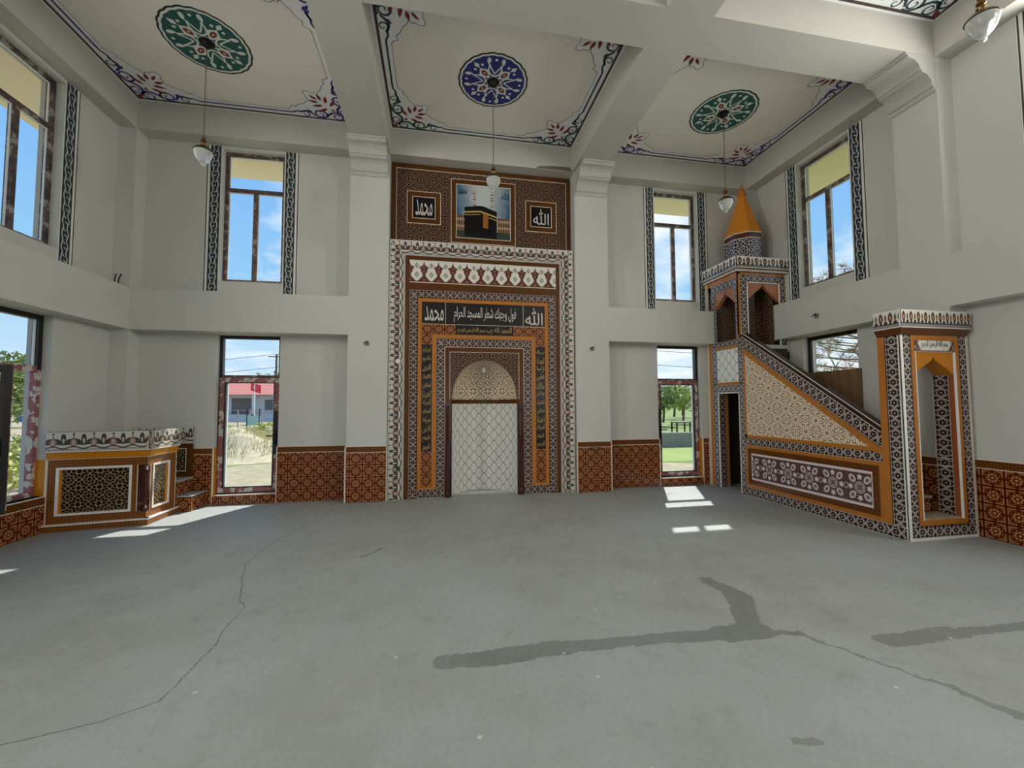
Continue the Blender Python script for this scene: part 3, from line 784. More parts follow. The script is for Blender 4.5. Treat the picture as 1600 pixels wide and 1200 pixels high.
# ------------------------------------------------------------------ mihrab
MX0, MX1, MZ, YM = -.815, 2.425, 4.38, 7.10
PM = plane((0, YM, 0), (1, 0, 0), (0, 0, 1), (0, -1, 0))
CXM, RN, ZS, DH = .805, .57, 1.66, .68
mih = thing('mihrab', 'tall tiled mihrab niche with white lattice recess between the two wall columns', 'mihrab', (CXM, YM, 0))
# core (masonry block behind the tiles) with the niche opening left out
b = MB(); D = YB-YM
b.rect(PM, MX0, 0, .212, 2.5, -D, -.012); b.rect(PM, 1.398, 0, MX1, 2.5, -D, -.012); b.rect(PM, MX0, 2.5, MX1, MZ, -D, -.012)
b.build('masonry_block', WALL, mih)
def P1(name, mt, fn, par=mih, label=None):
    b = MB(); fn(b); return b.build(name, mt, par, label=label)
P1('crest_border', [CREST25, WHITELINE], lambda b: (b.frame(PM, MX0, 0, MX1, MZ, .255, -.012, .010, 0, False, True), b.frame(PM, MX0-.004, 0, MX1+.004, MZ+.004, .006, -.19, .011, 1, False)), label='white tile border with dark lotus and pinkish buds')
P1('brown_border', [BROWN, CREAMLINE], lambda b: (b.frame(PM, -.56, 0, 2.17, 4.125, .07, -.012, .004, 0, False), b.frame(PM, -.566, 0, 2.176, 4.131, .007, -.012, .008, 1, False)))
P1('finial_band', [FINIAL, CREAMLINE], lambda b: (b.rect(PM, -.49, 3.672, 2.10, 4.052, -.012, .004, 0, lambda u, v: (u-.49, v-3.672)), b.rect(PM, -.49, 3.660, 2.10, 3.672, -.012, .008, 1)), label='white tile band of brown finials')
P1('brown_bar', BROWN, lambda b: b.rect(PM, -.49, 3.54, 2.10, 3.660, -.012, .003))
def lat1(b):
    b.frame(PM, -.485, 0, 2.095, 3.535, .145, -.012, .004, 0, False, True)
    for a, c in ((-.34, .112), (1.498, 1.95)): b.strip(PM, (a, .01), (c, .01), .14, -.012, .004)
P1('lattice_border', [LAT14], lat1, label='dark tile border with pale interlaced rings')
def org(b):
    for u0, u1, v1, w_ in ((-.34, 1.95, 3.395, .062),):
        b.frame(PM, u0, .15, u1, v1, w_, -.012, .006, 0, False)
    b.frame(PM, -.103, .15, 1.713, 2.775, .07, -.012, .006, 0, False)
    for a, c in ((-.278, -.103), (1.713, 1.888)): b.rect(PM, a, .15, c, .195, -.012, .006)
    for a, c, vv in ((-.346, -.340, 3.40), (1.95, 1.956, 3.40), (-.033, -.027, 2.71), (1.637, 1.643, 2.71)): b.rect(PM, a, .15, c, vv, -.012, .008, 1)
    b.rect(PM, -.346, 3.395, 1.956, 3.401, -.012, .008, 1); b.rect(PM, -.033, 2.704, 1.643, 2.710, -.012, .008, 1)
P1('orange_border', [ORANGE, REDB], org)
ins = P1('inscription_panel', [BLACKT, CREAMLINE], lambda b: (b.rect(PM, -.278, 2.955, 1.888, 3.333, -.012, .003), b.rect(PM, .118, 2.955, .124, 3.333, -.012, .005, 1), b.rect(PM, 1.488, 2.955, 1.494, 3.333, -.012, .005, 1), b.rect(PM, -.278, 2.949, 1.888, 2.955, -.012, .005, 1)), label='black tile panel with silver Arabic lettering')
text_mesh(shape('محمد'), PM, -.23, 3.00, .09, 3.26, .0032, 'lettering', SILVER, ins, bold=.005)
text_mesh(shape('فول وجهك شطر المسجد الحرام'), PM, .27, 2.985, 1.36, 3.27, .0032, 'lettering', SILVER, ins, bold=.006)
text_mesh(shape('الله'), PM, 1.53, 2.985, 1.85, 3.29, .0032, 'lettering', SILVER, ins, bold=.005)
ins2 = P1('second_inscription_panel', BLACKT, lambda b: b.rect(PM, .30, 2.78, 1.31, 2.949, -.012, .003), label='smaller black tile line of Arabic lettering')
text_mesh(shape('بسم الله الرحمن الرحيم'), PM, .33, 2.80, .80, 2.93, .0032, 'lettering', GOLDL, ins2, bold=.004)
text_mesh(shape('الحمد لله رب'), PM, .83, 2.80, 1.28, 2.93, .0032, 'lettering', GOLDL, ins2, bold=.004)
DT = lambda uo, vo: (lambda u, v: (u-uo, v-vo))
def stars_row(s0):
  def f(b):
    for k in range(3):
            u0 = s0+k*.1927; b.rect(PM, u0, 2.78, u0+.1927, 2.949, -.012, .003, 0, lambda u, v, u0=u0: ((u-u0)/.1927*.2, (v-2.78)/.169*.2))
    u0 = -.278 if s0 < 0 else 1.713
    b.rect(PM, u0, 2.59, u0+.175, 2.78, -.012, .003, 0, lambda u, v, u0=u0: ((u-u0)/.175*.2, (v-2.59)/.19*.2))
  return f
def stars_col(u0):
  def f(b):
        b.rect(PM, u0, .195, u0+.175, .786, -.012, .003, 0, lambda u, v, u0=u0: ((u-u0)/.175*.2, (v-.195)/.197*.2))
  return f
for s0 in (-.278, 1.31): P1('rosette_tiles', DADO, stars_row(s0))
for u0 in (-.278, 1.713): P1('rosette_tiles', DADO, stars_col(u0))
for u0, words in ((-.278, ['الرحمن الرحيم', 'مالك يوم', 'الدين', 'نعبد', 'نستعين', 'اهدنا', 'الصراط', 'المستقيم', 'صراط', 'الذين', 'عليهم', 'غير']),
                  (1.713, ['بسم الله', 'الحمد لله', 'رب', 'العالمين', 'مالك', 'يوم الدين', 'نعبد', 'نستعين', 'اهدنا', 'الصراط', 'عليهم', 'الرحيم'])):
    p_ = P1('vertical_inscription_panel', BLACKT, lambda b: b.rect(PM, u0, .786, u0+.175, 2.59, -.012, .003), label='narrow black tile strip of dense Arabic lettering')
    for k, wd in enumerate(words):
        v = 2.57-k*.149
        text_mesh(shape(wd), PM, u0+.02, v-.135, u0+.155, v-.01, .0032, 'lettering', GOLDL, p_, bold=.004)
P1('inner_lattice_border', [LAT14], lambda b: b.frame(PM, -.030, .15, 1.640, 2.704, .142, -.012, .004, 0, False, True))
P1('inner_brown_border', [BROWN, CREAMLINE], lambda b: (b.frame(PM, .115, 1.585, 1.495, 2.56, .082, -.012, .006, 0, False), b.frame(PM, .112, 1.585, 1.498, 2.563, .006, -.012, .008, 1, False), b.frame(PM, .197, 1.66, 1.413, 2.478, .006, -.012, .008, 1, False)))
def span(b):
    N = 40; us = [.203+(1.407-.203)*i/N for i in range(N+1)]
    def az(u):
        t = abs(u-CXM)/RN
        return ZS+DH*sqrt(max(0, 1-t*t)) if t < 1 else ZS
    for a, c in zip(us, us[1:]):
        b.face([PM(a, az(a), .002), PM(c, az(c), .002), PM(c, 2.472, .002), PM(a, 2.472, .002)], [(a, az(a)), (c, az(c)), (c, 2.472), (a, 2.472)])
        b.face([PM(a, az(a), -.02), PM(c, az(c), -.02), PM(c, az(c), .002), PM(a, az(a), .002)], [(a, 0), (c, 0), (c, .02), (a, .02)])
P1('star_spandrel', STARD, span, label='dark star-pattern tiles around the arch')
def niche(b, z0=0, z1=1.585):
    N = 24
    for i in range(N):
        a, c = pi*i/N, pi*(i+1)/N
        p = [(CXM-RN*cos(t), YM+RN*sin(t)) for t in (a, c)]
        b.face([(*p[0], z0), (*p[1], z0), (*p[1], z1), (*p[0], z1)], [(a*RN+.01, z0), (c*RN+.01, z0), (c*RN+.01, z1), (a*RN+.01, z1)], 0, True)
P1('niche_wall', OGEE, niche, label='curved white tile niche with grey lattice lines')
def strip_(b):
    N = 24
    for i in range(N):
        a, c = pi*i/N, pi*(i+1)/N
        p = [(CXM-(RN-.008)*cos(t), YM+(RN-.008)*sin(t)) for t in (a, c)]
        b.face([(*p[0], 1.585), (*p[1], 1.585), (*p[1], 1.66), (*p[0], 1.66)], [(a*RN, 0), (c*RN, 0), (c*RN, .075), (a*RN, .075)], 0, True)
    b.rect(PM, .12, 1.585, .235, 1.66, -.012, .007); b.rect(PM, 1.375, 1.585, 1.49, 1.66, -.012, .007)
P1('niche_band', BROWN, strip_)
def dome(b):
    N, K = 28, 12
    def q(i, j):
        f_, t = pi*i/N, pi/2*j/K
        return (CXM-RN*cos(f_)*cos(t), YM+RN*sin(f_)*cos(t), ZS+DH*sin(t)), (f_*RN, t*.62)
    for i in range(N):
        for j in range(K):
            A = [q(i, j), q(i+1, j), q(i+1, j+1), q(i, j+1)]
            if j == K-1: A = A[:3]
            b.face([a[0] for a in A], [a[1] for a in A], 0, True)
P1('niche_dome', STARC, dome, label='half dome of cream cells with brown lines')
for x in (.165, 1.445):
    P1('engaged_column', REDB, lambda b: (b.rect(PM, x-.05, 0, x+.05, 1.585, -.012, .006), b.lathe([(.0, 1.57), (.028, 1.56), (.034, 1.50), (.026, 1.45), (.026, .12), (.034, .08), (.036, 0)], (x, YM-.006, 0), 12)), label='dark maroon glazed corner column')
P1('lamp_socket', WHITEPVC, lambda b: (b.lathe([(0, 2.235), (.028, 2.23), (.03, 2.17), (.024, 2.15), (0, 2.15)], (.815, YM+.29, 0), 12), b.tube([(.815, YM+.29, 2.22), (.815, YM+.29, 2.30)], .006, 6)), label='bare white lamp socket hanging under the half dome')
# apse shell behind
b = MB(); N = 16
for i in range(N):
    a, c = pi*i/N, pi*(i+1)/N; R = .66
    p = [(CXM-R*cos(t), YM+R*sin(t)) for t in (a, c)]
    b.face([(*p[0], 0), (*p[1], 0), (*p[1], 2.5), (*p[0], 2.5)], [(0, 0)]*4); b.face([(*p[0], 2.5), (*p[1], 2.5), (CXM, YM+.19, 2.5)], [(0, 0)]*3)
b.build('apse_shell', WALL, mih)

# ------------------------------------------------------------------ tile mural above the mihrab
PT = plane((0, YB-.02, 0), (1, 0, 0), (0, 0, 1), (0, -1, 0))
mur = thing('tile_mural', 'dark star-tile mural with a picture of a black cube building above the mihrab', 'mural', (.81, YB-.02, 4.36))
P1('star_field', STARD, lambda b: b.rect(PT, -.822, 4.40, 2.448, 5.835, -.015, .0), mur)
P1('outer_frame', [BROWN, CREAMLINE], lambda b: (b.frame(PT, -.822, 4.40, 2.448, 5.835, .085, 0, .008, 0, False), b.frame(PT, -.737, 4.40, 2.363, 5.75, .008, 0, .010, 1, False)), mur)
def sqframe(u0, v0, u1, v1, w_):
    P1('inner_frame', [BROWN, CREAMLINE], lambda b: (b.frame(PT, u0, v0, u1, v1, w_, 0, .008), b.frame(PT, u0-.008, v0-.008, u1+.008, v1+.008, .009, 0, .010, 1), b.frame(PT, u0+w_-.003, v0+w_-.003, u1-w_+.003, v1-w_+.003, .010, 0, .010, 1)), mur)
sqframe(-.546, 4.775, .026, 5.342, .088); sqframe(1.588, 4.775, 2.165, 5.342, .088); sqframe(.222, 4.475, 1.382, 5.635, .085)
for (u0, u1, wd) in ((-.458, -.062+.0, 'محمد'), (1.676, 2.077, 'الله')):
    p_ = P1('inscription_square', BLACKT, lambda b: b.rect(PT, u0, 4.863, u1, 5.254, 0, .006), mur, label='black square tile with silver Arabic lettering')
    text_mesh(shape(wd), PT, u0+.05, 4.91, u1-.05, 5.21, .0065, 'lettering', SILVER, p_, bold=.004)
# picture: generic black cube building, two towers, arcades and a hazy sky, flat tiles
def pic_sky(T, u, v, P):
    n = noise(T, P, 2.4, 4, .6)
    side = xmin(xabs(u-.80)*2.2, 1)
    c = mixc(T, xmin(xmax(side*1.25-.25+(n-.5)*1.1, 0), 1), lin(196, 200, 202), lin(64, 104, 136))
    return mixc(T, xmin(xmax((v-4.98)*-3.5, 0), 1), c, lin(196, 186, 160))
pu0, pu1, pv0, pv1 = .307, 1.297, 4.56, 5.55
PICN = .006
pic = P1('picture_panel', mat('picture_sky_tile', pic_sky, rough=.2), lambda b: b.rect(PT, pu0, pv0, pu1, pv1, 0, PICN), mur, label='picture tiles with a black cube building, two towers and a cloudy sky')
def flat(name, mt, polys, lv):
    b = MB()
    for p in polys: b.face([PT(a, c, PICN+.0006*lv) for a, c in p], [(a, c) for a, c in p])
    return b.build(name, mt, pic)
def R4(a, c, d, e2): return [(a, c), (d, c), (d, e2), (a, e2)]
ARC = (mat('picture_arcade', lambda T, u, v, P: layers(T, lin(150, 120, 96), ((xabs(cell(u, .045)) < .28) & (xmod(v, .12) < .075), lin(86, 52, 40)), (xmod(v, .12) > .105, lin(190, 176, 160))), rough=.25))
flat('arcade', ARC, [R4(pu0, 4.70, .46, 4.99)], 1); flat('arcade', ARC, [R4(1.06, 4.70, pu1, 4.97)], 1)
flat('ground_strip', mat('picture_ground', lin(52, 66, 58), rough=.25), [R4(pu0, pv0, pu1, 4.70)], 1)
for x in (.635, .955):
    flat('tower', mat('picture_tower', lambda T, u, v, P: layers(T, lin(206, 200, 186), (xmod(v, .11) < .018, lin(86, 72, 62)), (xabs(cell(u-.005, .028)) < .14, lin(120, 106, 92))), rough=.25),
         [R4(x-.026, 5.10, x+.026, 5.34), R4(x-.036, 5.33, x+.036, 5.36), R4(x-.022, 5.36, x+.022, 5.43), [(x-.024, 5.43), (x+.024, 5.43), (x, 5.48)]], 2)
flat('black_cube', mat('picture_black', lin(16, 15, 17), rough=.25), [[(.455, 4.60), (1.045, 4.575), (1.045, 5.085), (.79, 5.175), (.70, 5.175), (.455, 5.135)]], 3)
flat('gold_band', mat('picture_gold', lin(196, 160, 92), rough=.25), [[(.455, 5.025), (.74, 5.055), (.74, 5.085), (.455, 5.055)], [(.74, 5.055), (1.045, 4.965), (1.045, 4.995), (.74, 5.085)], [(.455, 4.985), (.74, 5.01), (.74, 5.02), (.455, 4.995)], [(.86, 4.97), (1.045, 4.915), (1.045, 4.93), (.86, 4.985)]], 4)
flat('gold_door', mat('picture_gold_door', lin(160, 96, 46), rough=.25), [[(.79, 4.77), (.885, 4.76), (.885, 5.01), (.79, 5.035)]], 4)
text_mesh(shape('محمد'), PT, .345, 5.37, .50, 5.48, PICN+.002, 'lettering', mat('picture_ink', lin(24, 34, 56), rough=.3), pic, bold=.006)
text_mesh(shape('الله'), PT, 1.12, 5.33, 1.27, 5.47, PICN+.002, 'lettering', MATS['picture_ink'], pic, bold=.006)

# ------------------------------------------------------------------ minbar
SX, TY, PFY = 5.25, 6.39, 3.83
mb = thing('minbar', 'tall stepped minbar with tiled sides, portal and ochre spire against the right wall', 'minbar', (5.75, 5.3, 0))
PS = plane((SX, 0, 0), (0, -1, 0), (0, 0, 1), (-1, 0, 0))        # u = -y
def Y(y): return -y
def PP(name, mt, fn, par=None, label=None):
    b = MB(); fn(b); return b.build(name, mt, par or mb, label=label)
SLP = (2.66-1.19)/(6.20-4.05)
def zr(y, off=0): return 1.19+(y-4.05)*SLP+off                     # top line of the lattice border on the stair wall
YA, YE = 4.08, 6.31                                   # stair wall runs from the portal to the tower
side = PP('stair_wall', WALL, lambda b: b.slab(PS, [(Y(YE), 0), (Y(YA), 0), (Y(YA), zr(YA)), (Y(YE), zr(YE))], -.10, -.012), label='triangular tiled side wall of the stair')
zL = .14
def lat_s(b):
    b.strip(PS, (Y(YE), .0), (Y(YA), .0), .14, -.012, .0)
    b.strip(PS, (Y(YE), .855), (Y(YA), .855), .12, -.012, .0)
PP('lattice_border', [LATBR], lat_s, side)
b = MB(); 
a_, c_ = Vector((Y(YE), zr(YE)-.19)), Vector((Y(YA), zr(YA)-.19)); d_ = (c_-a_).normalized(); nn = Vector((-d_.y, d_.x))
wd = .19*d_.x
b.slab(PS, [tuple(a_), tuple(c_), (Y(YA), zr(YA)), (Y(YE), zr(YE))], -.012, .0, 0, lambda u, v: ((Vector((u, v))-a_).dot(d_), (Vector((u, v))-a_).dot(nn)*.14/wd))
b.build('sloping_lattice_border', LATBR, side)
PP('orange_band', [ORANGE, REDB], lambda b: (b.slab(PS, [(Y(YE), zr(YE)-.29), (Y(YA), zr(YA)-.29+.0), (Y(YA), zr(YA)-.19), (Y(YE), zr(YE)-.19)], -.012, .001),
    b.rect(PS, Y(YE), .975, Y(YA), 1.03, -.012, .0015), b.rect(PS, Y(YE), .975, Y(YE)+.045, zr(YE)-.2, -.012, .0015),
    b.rect(PS, Y(YE), .805, Y(YA), .855, -.012, .001), b.rect(PS, Y(YE), .14, Y(YA), .195, -.012, .001), b.rect(PS, Y(YE), .195, Y(YE)+.045, .805, -.012, .001), b.rect(PS, Y(YA)-.05, .195, Y(YA), .805, -.012, .001),
    b.slab(PS, [(Y(YE), zr(YE)-.198), (Y(YA), zr(YA)-.198), (Y(YA), zr(YA)-.19), (Y(YE), zr(YE)-.19)], -.012, .003, 1)), side)
yt = YE-.045; ycut = 4.05+(1.03-1.19+.29)/SLP
PP('star_panel', BIGSTAR, lambda b: b.slab(PS, [(Y(yt), 1.03), (Y(ycut), 1.03), (Y(yt), zr(yt)-.29)], -.012, .0), side, label='cream triangular panel of many-pointed star tiles')
PP('panel_frame', [BROWNM, WHITELINE], lambda b: (b.frame(PS, Y(YE)+.045, .195, Y(YA)-.05, .805, .09, -.012, .0), b.frame(PS, Y(YE)+.129, .279, Y(YA)-.134, .721, .010, -.012, .002, 1)), side)
MU = (4.216-6.175)
PP('medallion_panel', MEDAL, lambda b: b.rect(PS, Y(YE)+.139, .289, Y(YA)-.144, .711, -.012, .0, 0, lambda u, v: (u+YE-.139, (v-.5)*.9)), side, label='lilac-grey panel of medallion and star tiles')
def cope(y0, y1, x0, x1, z0, z1, b):
    pl = plane((x0, 0, 0), (0, -1, 0), (0, 0, 1), (-1, 0, 0)); t = x0-x1
    b.slab(pl, [(Y(y1), zr(y1, z0)), (Y(y0), zr(y0, z0)), (Y(y0), zr(y0, z1)), (Y(y1), zr(y1, z1))], t, 0)
PP('hand_rail', [mat('dark_brown_tile', plain(lin(58, 34, 24)), **GLZ)], lambda b: cope(YA, YE, SX-.012, SX+.11, .0, .075, b), label='dark brown coping along the stair wall')
PP('rail_edge', WHITELINE, lambda b: (cope(YA, YE, SX-.014, SX-.004, .0, .008, b), cope(YA, YE, SX-.014, SX-.004, .07, .078, b)))
# steps
ns = 10
for i in range(ns):
    y0 = 4.10+(TY-4.10)*i/ns; y1 = 4.10+(TY-4.10)*(i+1)/ns; z = .25+(2.25-.25)*(i+1)/ns-.02
    PP('step', [MARBLE, DADO], lambda b: (b.box(SX+.10, y0, 0 if i == 0 else z-.30, 5.95, y1, z-.025, 1), b.box(SX+.10, y0-.02, z-.025, 5.95, y1, z)))
PP('step', [MARBLE, DADO], lambda b: b.box(SX+.06, PFY+.02, 0, 6.03, 4.10, .235))
# tower below the pavilion
def tower(b):
    b.box(SX+.0, TY, 0, SX+.09, TY+.03, 2.72)
tw = PP('tower_shell', WALL, lambda b: (b.box(SX+.012, TY-.06, 0, SX+.09, TY+.035, 2.72), b.box(SX+.012, 6.98, 0, SX+.09, YB, 2.72), b.box(SX+.012, TY+.035, 1.77, SX+.09, 6.98, 2.72), b.box(SX+.09, TY-.02, 2.55, 6.27, YB, 2.62)), label='square tiled tower under the pavilion')
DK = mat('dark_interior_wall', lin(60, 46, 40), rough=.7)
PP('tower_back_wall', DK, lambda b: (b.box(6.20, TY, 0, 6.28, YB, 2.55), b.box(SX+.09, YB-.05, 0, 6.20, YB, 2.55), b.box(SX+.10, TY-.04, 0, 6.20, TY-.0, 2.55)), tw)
def lat_t(b):
    b.strip(PS, (Y(TY)-.03, 0), (Y(TY)-.03, 2.72), .10-.0, -.012, .004) if False else None
    b.slab(PS, [(Y(TY+.035), 0), (Y(YE), 0), (Y(YE), 2.72), (Y(TY+.035), 2.72)], -.012, .004, 0, lambda u, v: (v, (u+TY+.035)*.14/(TY+.035-YE)))
    b.slab(PS, [(Y(7.12), 0), (Y(6.98), 0), (Y(6.98), 2.72), (Y(7.12), 2.72)], -.012, .004, 0, lambda u, v: (v, (u+7.12)))
    b.slab(PS, [(Y(6.98), 1.77), (Y(TY+.035), 1.77), (Y(TY+.035), 1.905), (Y(6.98), 1.905)], -.012, .004, 0, lambda u, v: (u, (v-1.77)*.14/.135))
    b.slab(PS, [(Y(6.98), 2.61), (Y(TY+.035), 2.61), (Y(TY+.035), 2.72), (Y(6.98), 2.72)], -.012, .004, 0, lambda u, v: (u, (v-2.61)*.14/.11))
PP('lattice_border', LATBR, lat_t, tw)
PP('white_lattice_panel', OGEE, lambda b: b.rect(PS, Y(6.98), 1.955, Y(TY+.035), 2.565, -.012, .002), tw, label='white tile panel with grey ogee lattice')
PP('orange_band', ORANGE, lambda b: (b.rect(PS, Y(6.98), 1.905, Y(TY+.035), 1.955, -.012, .005), b.rect(PS, Y(6.98), 2.565, Y(TY+.035), 2.61, -.012, .005), b.rect(PS, Y(7.20), 0, Y(7.12), 2.72, -.012, .005)), tw)
PP('pebble_border', STONE, lambda b: b.rect(PS, Y(7.27), 0, Y(7.20), 4.0, -.012, .006), tw)
PP('door_trim', WHITELINE, lambda b: (b.rect(PS, Y(TY+.045), 0, Y(TY+.028), 1.77, -.012, .008), b.rect(PS, Y(6.98), 0, Y(6.965), 1.77, -.012, .008), b.rect(PS, Y(6.98), 1.755, Y(TY+.03), 1.77, -.012, .008)), tw)
# inner faces of the low doorway
PI = plane((0, 6.975, 0), (1, 0, 0), (0, 0, 1), (0, -1, 0))
PP('doorway_reveal', [LAT14, ORANGE], lambda b: (b.slab(PI, [(SX+.005, 0), (SX+.145, 0), (SX+.145, 1.77), (SX+.005, 1.77)], -.01, .003, 0, lambda u, v: (v, u-SX-.005)), b.rect(PI, SX+.145, 0, SX+.20, 1.77, -.01, .003, 1)), tw)
# pavilion
PF = plane((0, TY, 0), (1, 0, 0), (0, 0, 1), (0, -1, 0))
XE = 6.285
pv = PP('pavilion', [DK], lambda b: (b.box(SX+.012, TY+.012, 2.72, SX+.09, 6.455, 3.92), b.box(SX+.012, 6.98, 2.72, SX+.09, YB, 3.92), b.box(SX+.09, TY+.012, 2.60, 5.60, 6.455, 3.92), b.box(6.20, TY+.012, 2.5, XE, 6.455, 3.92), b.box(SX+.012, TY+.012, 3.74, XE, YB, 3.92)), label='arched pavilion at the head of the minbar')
PP('inner_wall', STARD, lambda b: (b.box(SX+.09, YC-.04, 2.62, XR-.01, YC-.02, 3.74), b.box(XR-.03, 6.455, 2.62, XR-.01, YC-.04, 3.74)), pv)
def lat_p(b):
    b.frame(PS, Y(7.10), 2.72, Y(6.345), 3.83, .12, -.012+.0, .004, 0, False, True)
def sq(b):   # side opening frame u from Y(6.98) to Y(6.455)
    for a, c in ((Y(7.10), Y(6.98)), (Y(6.455), Y(6.40))):
        b.slab(PS, [(a, 2.72), (c, 2.72), (c, 3.83), (a, 3.83)], -.012, .004, 0, lambda u, v, a=a, c=c: (v, (u-a)*.14/(c-a)))
    b.slab(PS, [(Y(7.10), 3.68), (Y(6.40), 3.68), (Y(6.40), 3.83), (Y(7.10), 3.83)], -.012, .005, 0, lambda u, v: (u, (v-3.68)*.14/.15))
PP('lattice_border', LATBR, sq, pv)
PP('corner_strip', ORANGE, lambda b: (b.rect(PS, Y(6.40), 2.6, Y(TY-.003), 3.92, -.012, .004), b.rect(PF, SX-.004, zr(TY), SX+.055, 3.92, -.012, .003), b.rect(PS, Y(YB), 3.83, Y(TY), 3.92, -.012, .003), b.rect(PF, SX, 3.885, XE, 3.92, -.012, .003)), pv)
def latf(b):
    for a, c, z0 in ((SX+.055, SX+.19, 2.62), (6.12, 6.24, 2.5)):
        b.slab(PF, [(a, z0), (c, z0), (c, 3.885), (a, 3.885)], -.012, .004, 0, lambda u, v, a=a, c=c: (v, (u-a)*.14/(c-a)))
    b.slab(PF, [(SX+.19, 3.75), (6.12, 3.75), (6.12, 3.885), (SX+.19, 3.885)], -.012, .004, 0, lambda u, v: (u, (v-3.75)*.14/.135))
    b.rect(PF, SX+.19, 2.62, SX+.21, 3.75, -.012, .006, 1); b.rect(PF, 6.10, 2.5, 6.12, 3.75, -.012, .006, 1); b.rect(PF, SX+.19, 3.735, 6.12, 3.75, -.012, .006, 1)
PP('front_lattice_border', [LATBR, WHITELINE], latf, pv)
PP('pebble_border', STONE, lambda b: b.rect(PF, 6.24, 2.5, XE, 3.92, -.012, .004), pv)
ARCHM = mat('pavilion_arch_tile', plain(lin(176, 112, 74)), **GLZ)
def arch(b, pl, u0, u1, z0, z1, n0, n1, rise=.28, mi=0):       # hanging panel with a pointed ogee arch cut below
    N = 16; cu_ = (u0+u1)/2; hw = (u1-u0)/2
    def az(u):
        t = 1-abs(u-cu_)/hw; return z0+rise*(.75*sin(min(1, t)*pi/2)**1.0*.9+.33*max(0, t)**6)
    us = [u0+(u1-u0)*i/(2*N) for i in range(2*N+1)]
    poly = [(u, min(az(u), z1-.02)) for u in us]+[(u1, z1), (u0, z1)]
    for (a, c) in zip(us, us[1:]):
        za, zc = min(az(a), z1-.02), min(az(c), z1-.02)
        for n in (n0, n1): b.face([pl(a, za, n), pl(c, zc, n), pl(c, z1, n), pl(a, z1, n)], [(a, za), (c, zc), (c, z1), (a, z1)], mi)
        b.face([pl(a, za, n0), pl(c, zc, n0), pl(c, zc, n1), pl(a, za, n1)], [(a, 0), (c, 0), (c, .1), (a, .1)], mi)
PP('side_arch', ARCHM, lambda b: arch(b, PS, Y(6.98), Y(6.455), 3.36, 3.69, -.085, -.008), pv)
PP('front_arch', ARCHM, lambda b: arch(b, PF, SX+.21, 6.10, 3.42, 3.745, -.065, -.008, .30), pv)
# cornice, drum, spire
def cornice(name, x0, y0, x1, y1, z0, z1, z2, fl, par, tile, sides, tw_=.2, brown=BROWNM, depth=.02):
    # tiled crown border z1..z2 standing out by fl, sloping brown soffit band z0..z1
    r = MB(); 
    for s_ in sides:
        if s_ == 'front':
            p = plane((0, y0-fl, 0), (1, 0, 0), (0, 0, 1), (0, -1, 0)); a, c = x0-fl, x1
            r.rect(p, a, z1, c, z2, -depth, 0, 0, lambda u, v: (u, (v-z1)/(z2-z1)*tw_)); r.rect(p, a, z2, c, z2+.004, -depth, .002, 2); r.rect(p, a, z1-.006, c, z1+.004, -depth, .002, 2)
            r.face([(x0, y0-.004, z0), (x1, y0-.004, z0), (x1, y0-fl, z1), (x0-fl, y0-fl, z1)], [(x0, 0), (x1, 0), (x1, .1), (x0-fl, .1)], 1)
        if s_ == 'left':
            p = plane((x0-fl, 0, 0), (0, -1, 0), (0, 0, 1), (-1, 0, 0)); a, c = -y1, -(y0-fl)
            r.rect(p, a, z1, c, z2, -depth, 0, 0, lambda u, v: (u, (v-z1)/(z2-z1)*tw_)); r.rect(p, a, z2, c, z2+.004, -depth, .002, 2); r.rect(p, a, z1-.006, c, z1+.004, -depth, .002, 2)
            r.rect(p, c-.012, z1, c, z2+.004, -.012, .003, 2)
            r.face([(x0-.004, y1, z0), (x0-.004, y0, z0), (x0-fl, y0-fl, z1), (x0-fl, y1, z1)], [(y1, 0), (y0, 0), (y0-fl, .1), (y1, .1)], 1)
        if s_ == 'right':
            p = plane((x1+fl, 0, 0), (0, 1, 0), (0, 0, 1), (1, 0, 0)); a, c = y0-fl, y1
            r.rect(p, a, z1, c, z2, -depth, 0, 0, lambda u, v: (u, (v-z1)/(z2-z1)*tw_))
            r.face([(x1, y0, z0), (x1, y1, z0), (x1+fl, y1, z1), (x1+fl, y0-fl, z1)], [(y0, 0), (y1, 0), (y1, .1), (y0-fl, .1)], 1)
    return r.build(name, [tile, brown, WHITELINE], par)
cornice('cornice', SX, TY, XE, YB, 3.92, 3.99, 4.19, .06, mb, mat('crown_border_lilac', crown(.2, .17), **GLZ), ('front', 'left'))
PP('roof_slab', WALL, lambda b: b.box(SX-.04, TY-.04, 3.93, XE, YB, 4.14))
sc_ = (5.80, 6.86)
PP('drum', [STARB, BROWN, WHITELINE], lambda b: (b.lathe([(.325, 4.14), (.325, 4.655)], (*sc_, 0), 8, 0, False, pi/8), b.lathe([(.327, 4.655), (.327, 4.76)], (*sc_, 0), 8, 1, False, pi/8), b.lathe([(.33, 4.755), (.34, 4.758), (.34, 4.772), (.32, 4.775)], (*sc_, 0), 8, 2, False, pi/8), b.lathe([(.33, 4.65), (.333, 4.651), (.333, 4.662), (.33, 4.663)], (*sc_, 0), 8, 2, False, pi/8)), label='octagonal drum tiled with lilac star pattern')
PP('spire', mat('ochre_paint', lin(216, 134, 34), rough=.35), lambda b: b.lathe([(.335, 4.775), (.05, 5.62)], (*sc_, 0), 8, 0, False, pi/8), label='smooth ochre octagonal spire')
PP('finial', mat('ochre_finial', lin(190, 112, 30), rough=.4), lambda b: b.lathe([(.05, 5.56), (.085, 5.60), (.09, 5.625), (.05, 5.645), (.062, 5.67), (.062, 5.71), (.03, 5.74), (.035, 5.76), (.012, 5.79), (0, 5.85)], (*sc_, 0), 12), label='turned ochre finial')
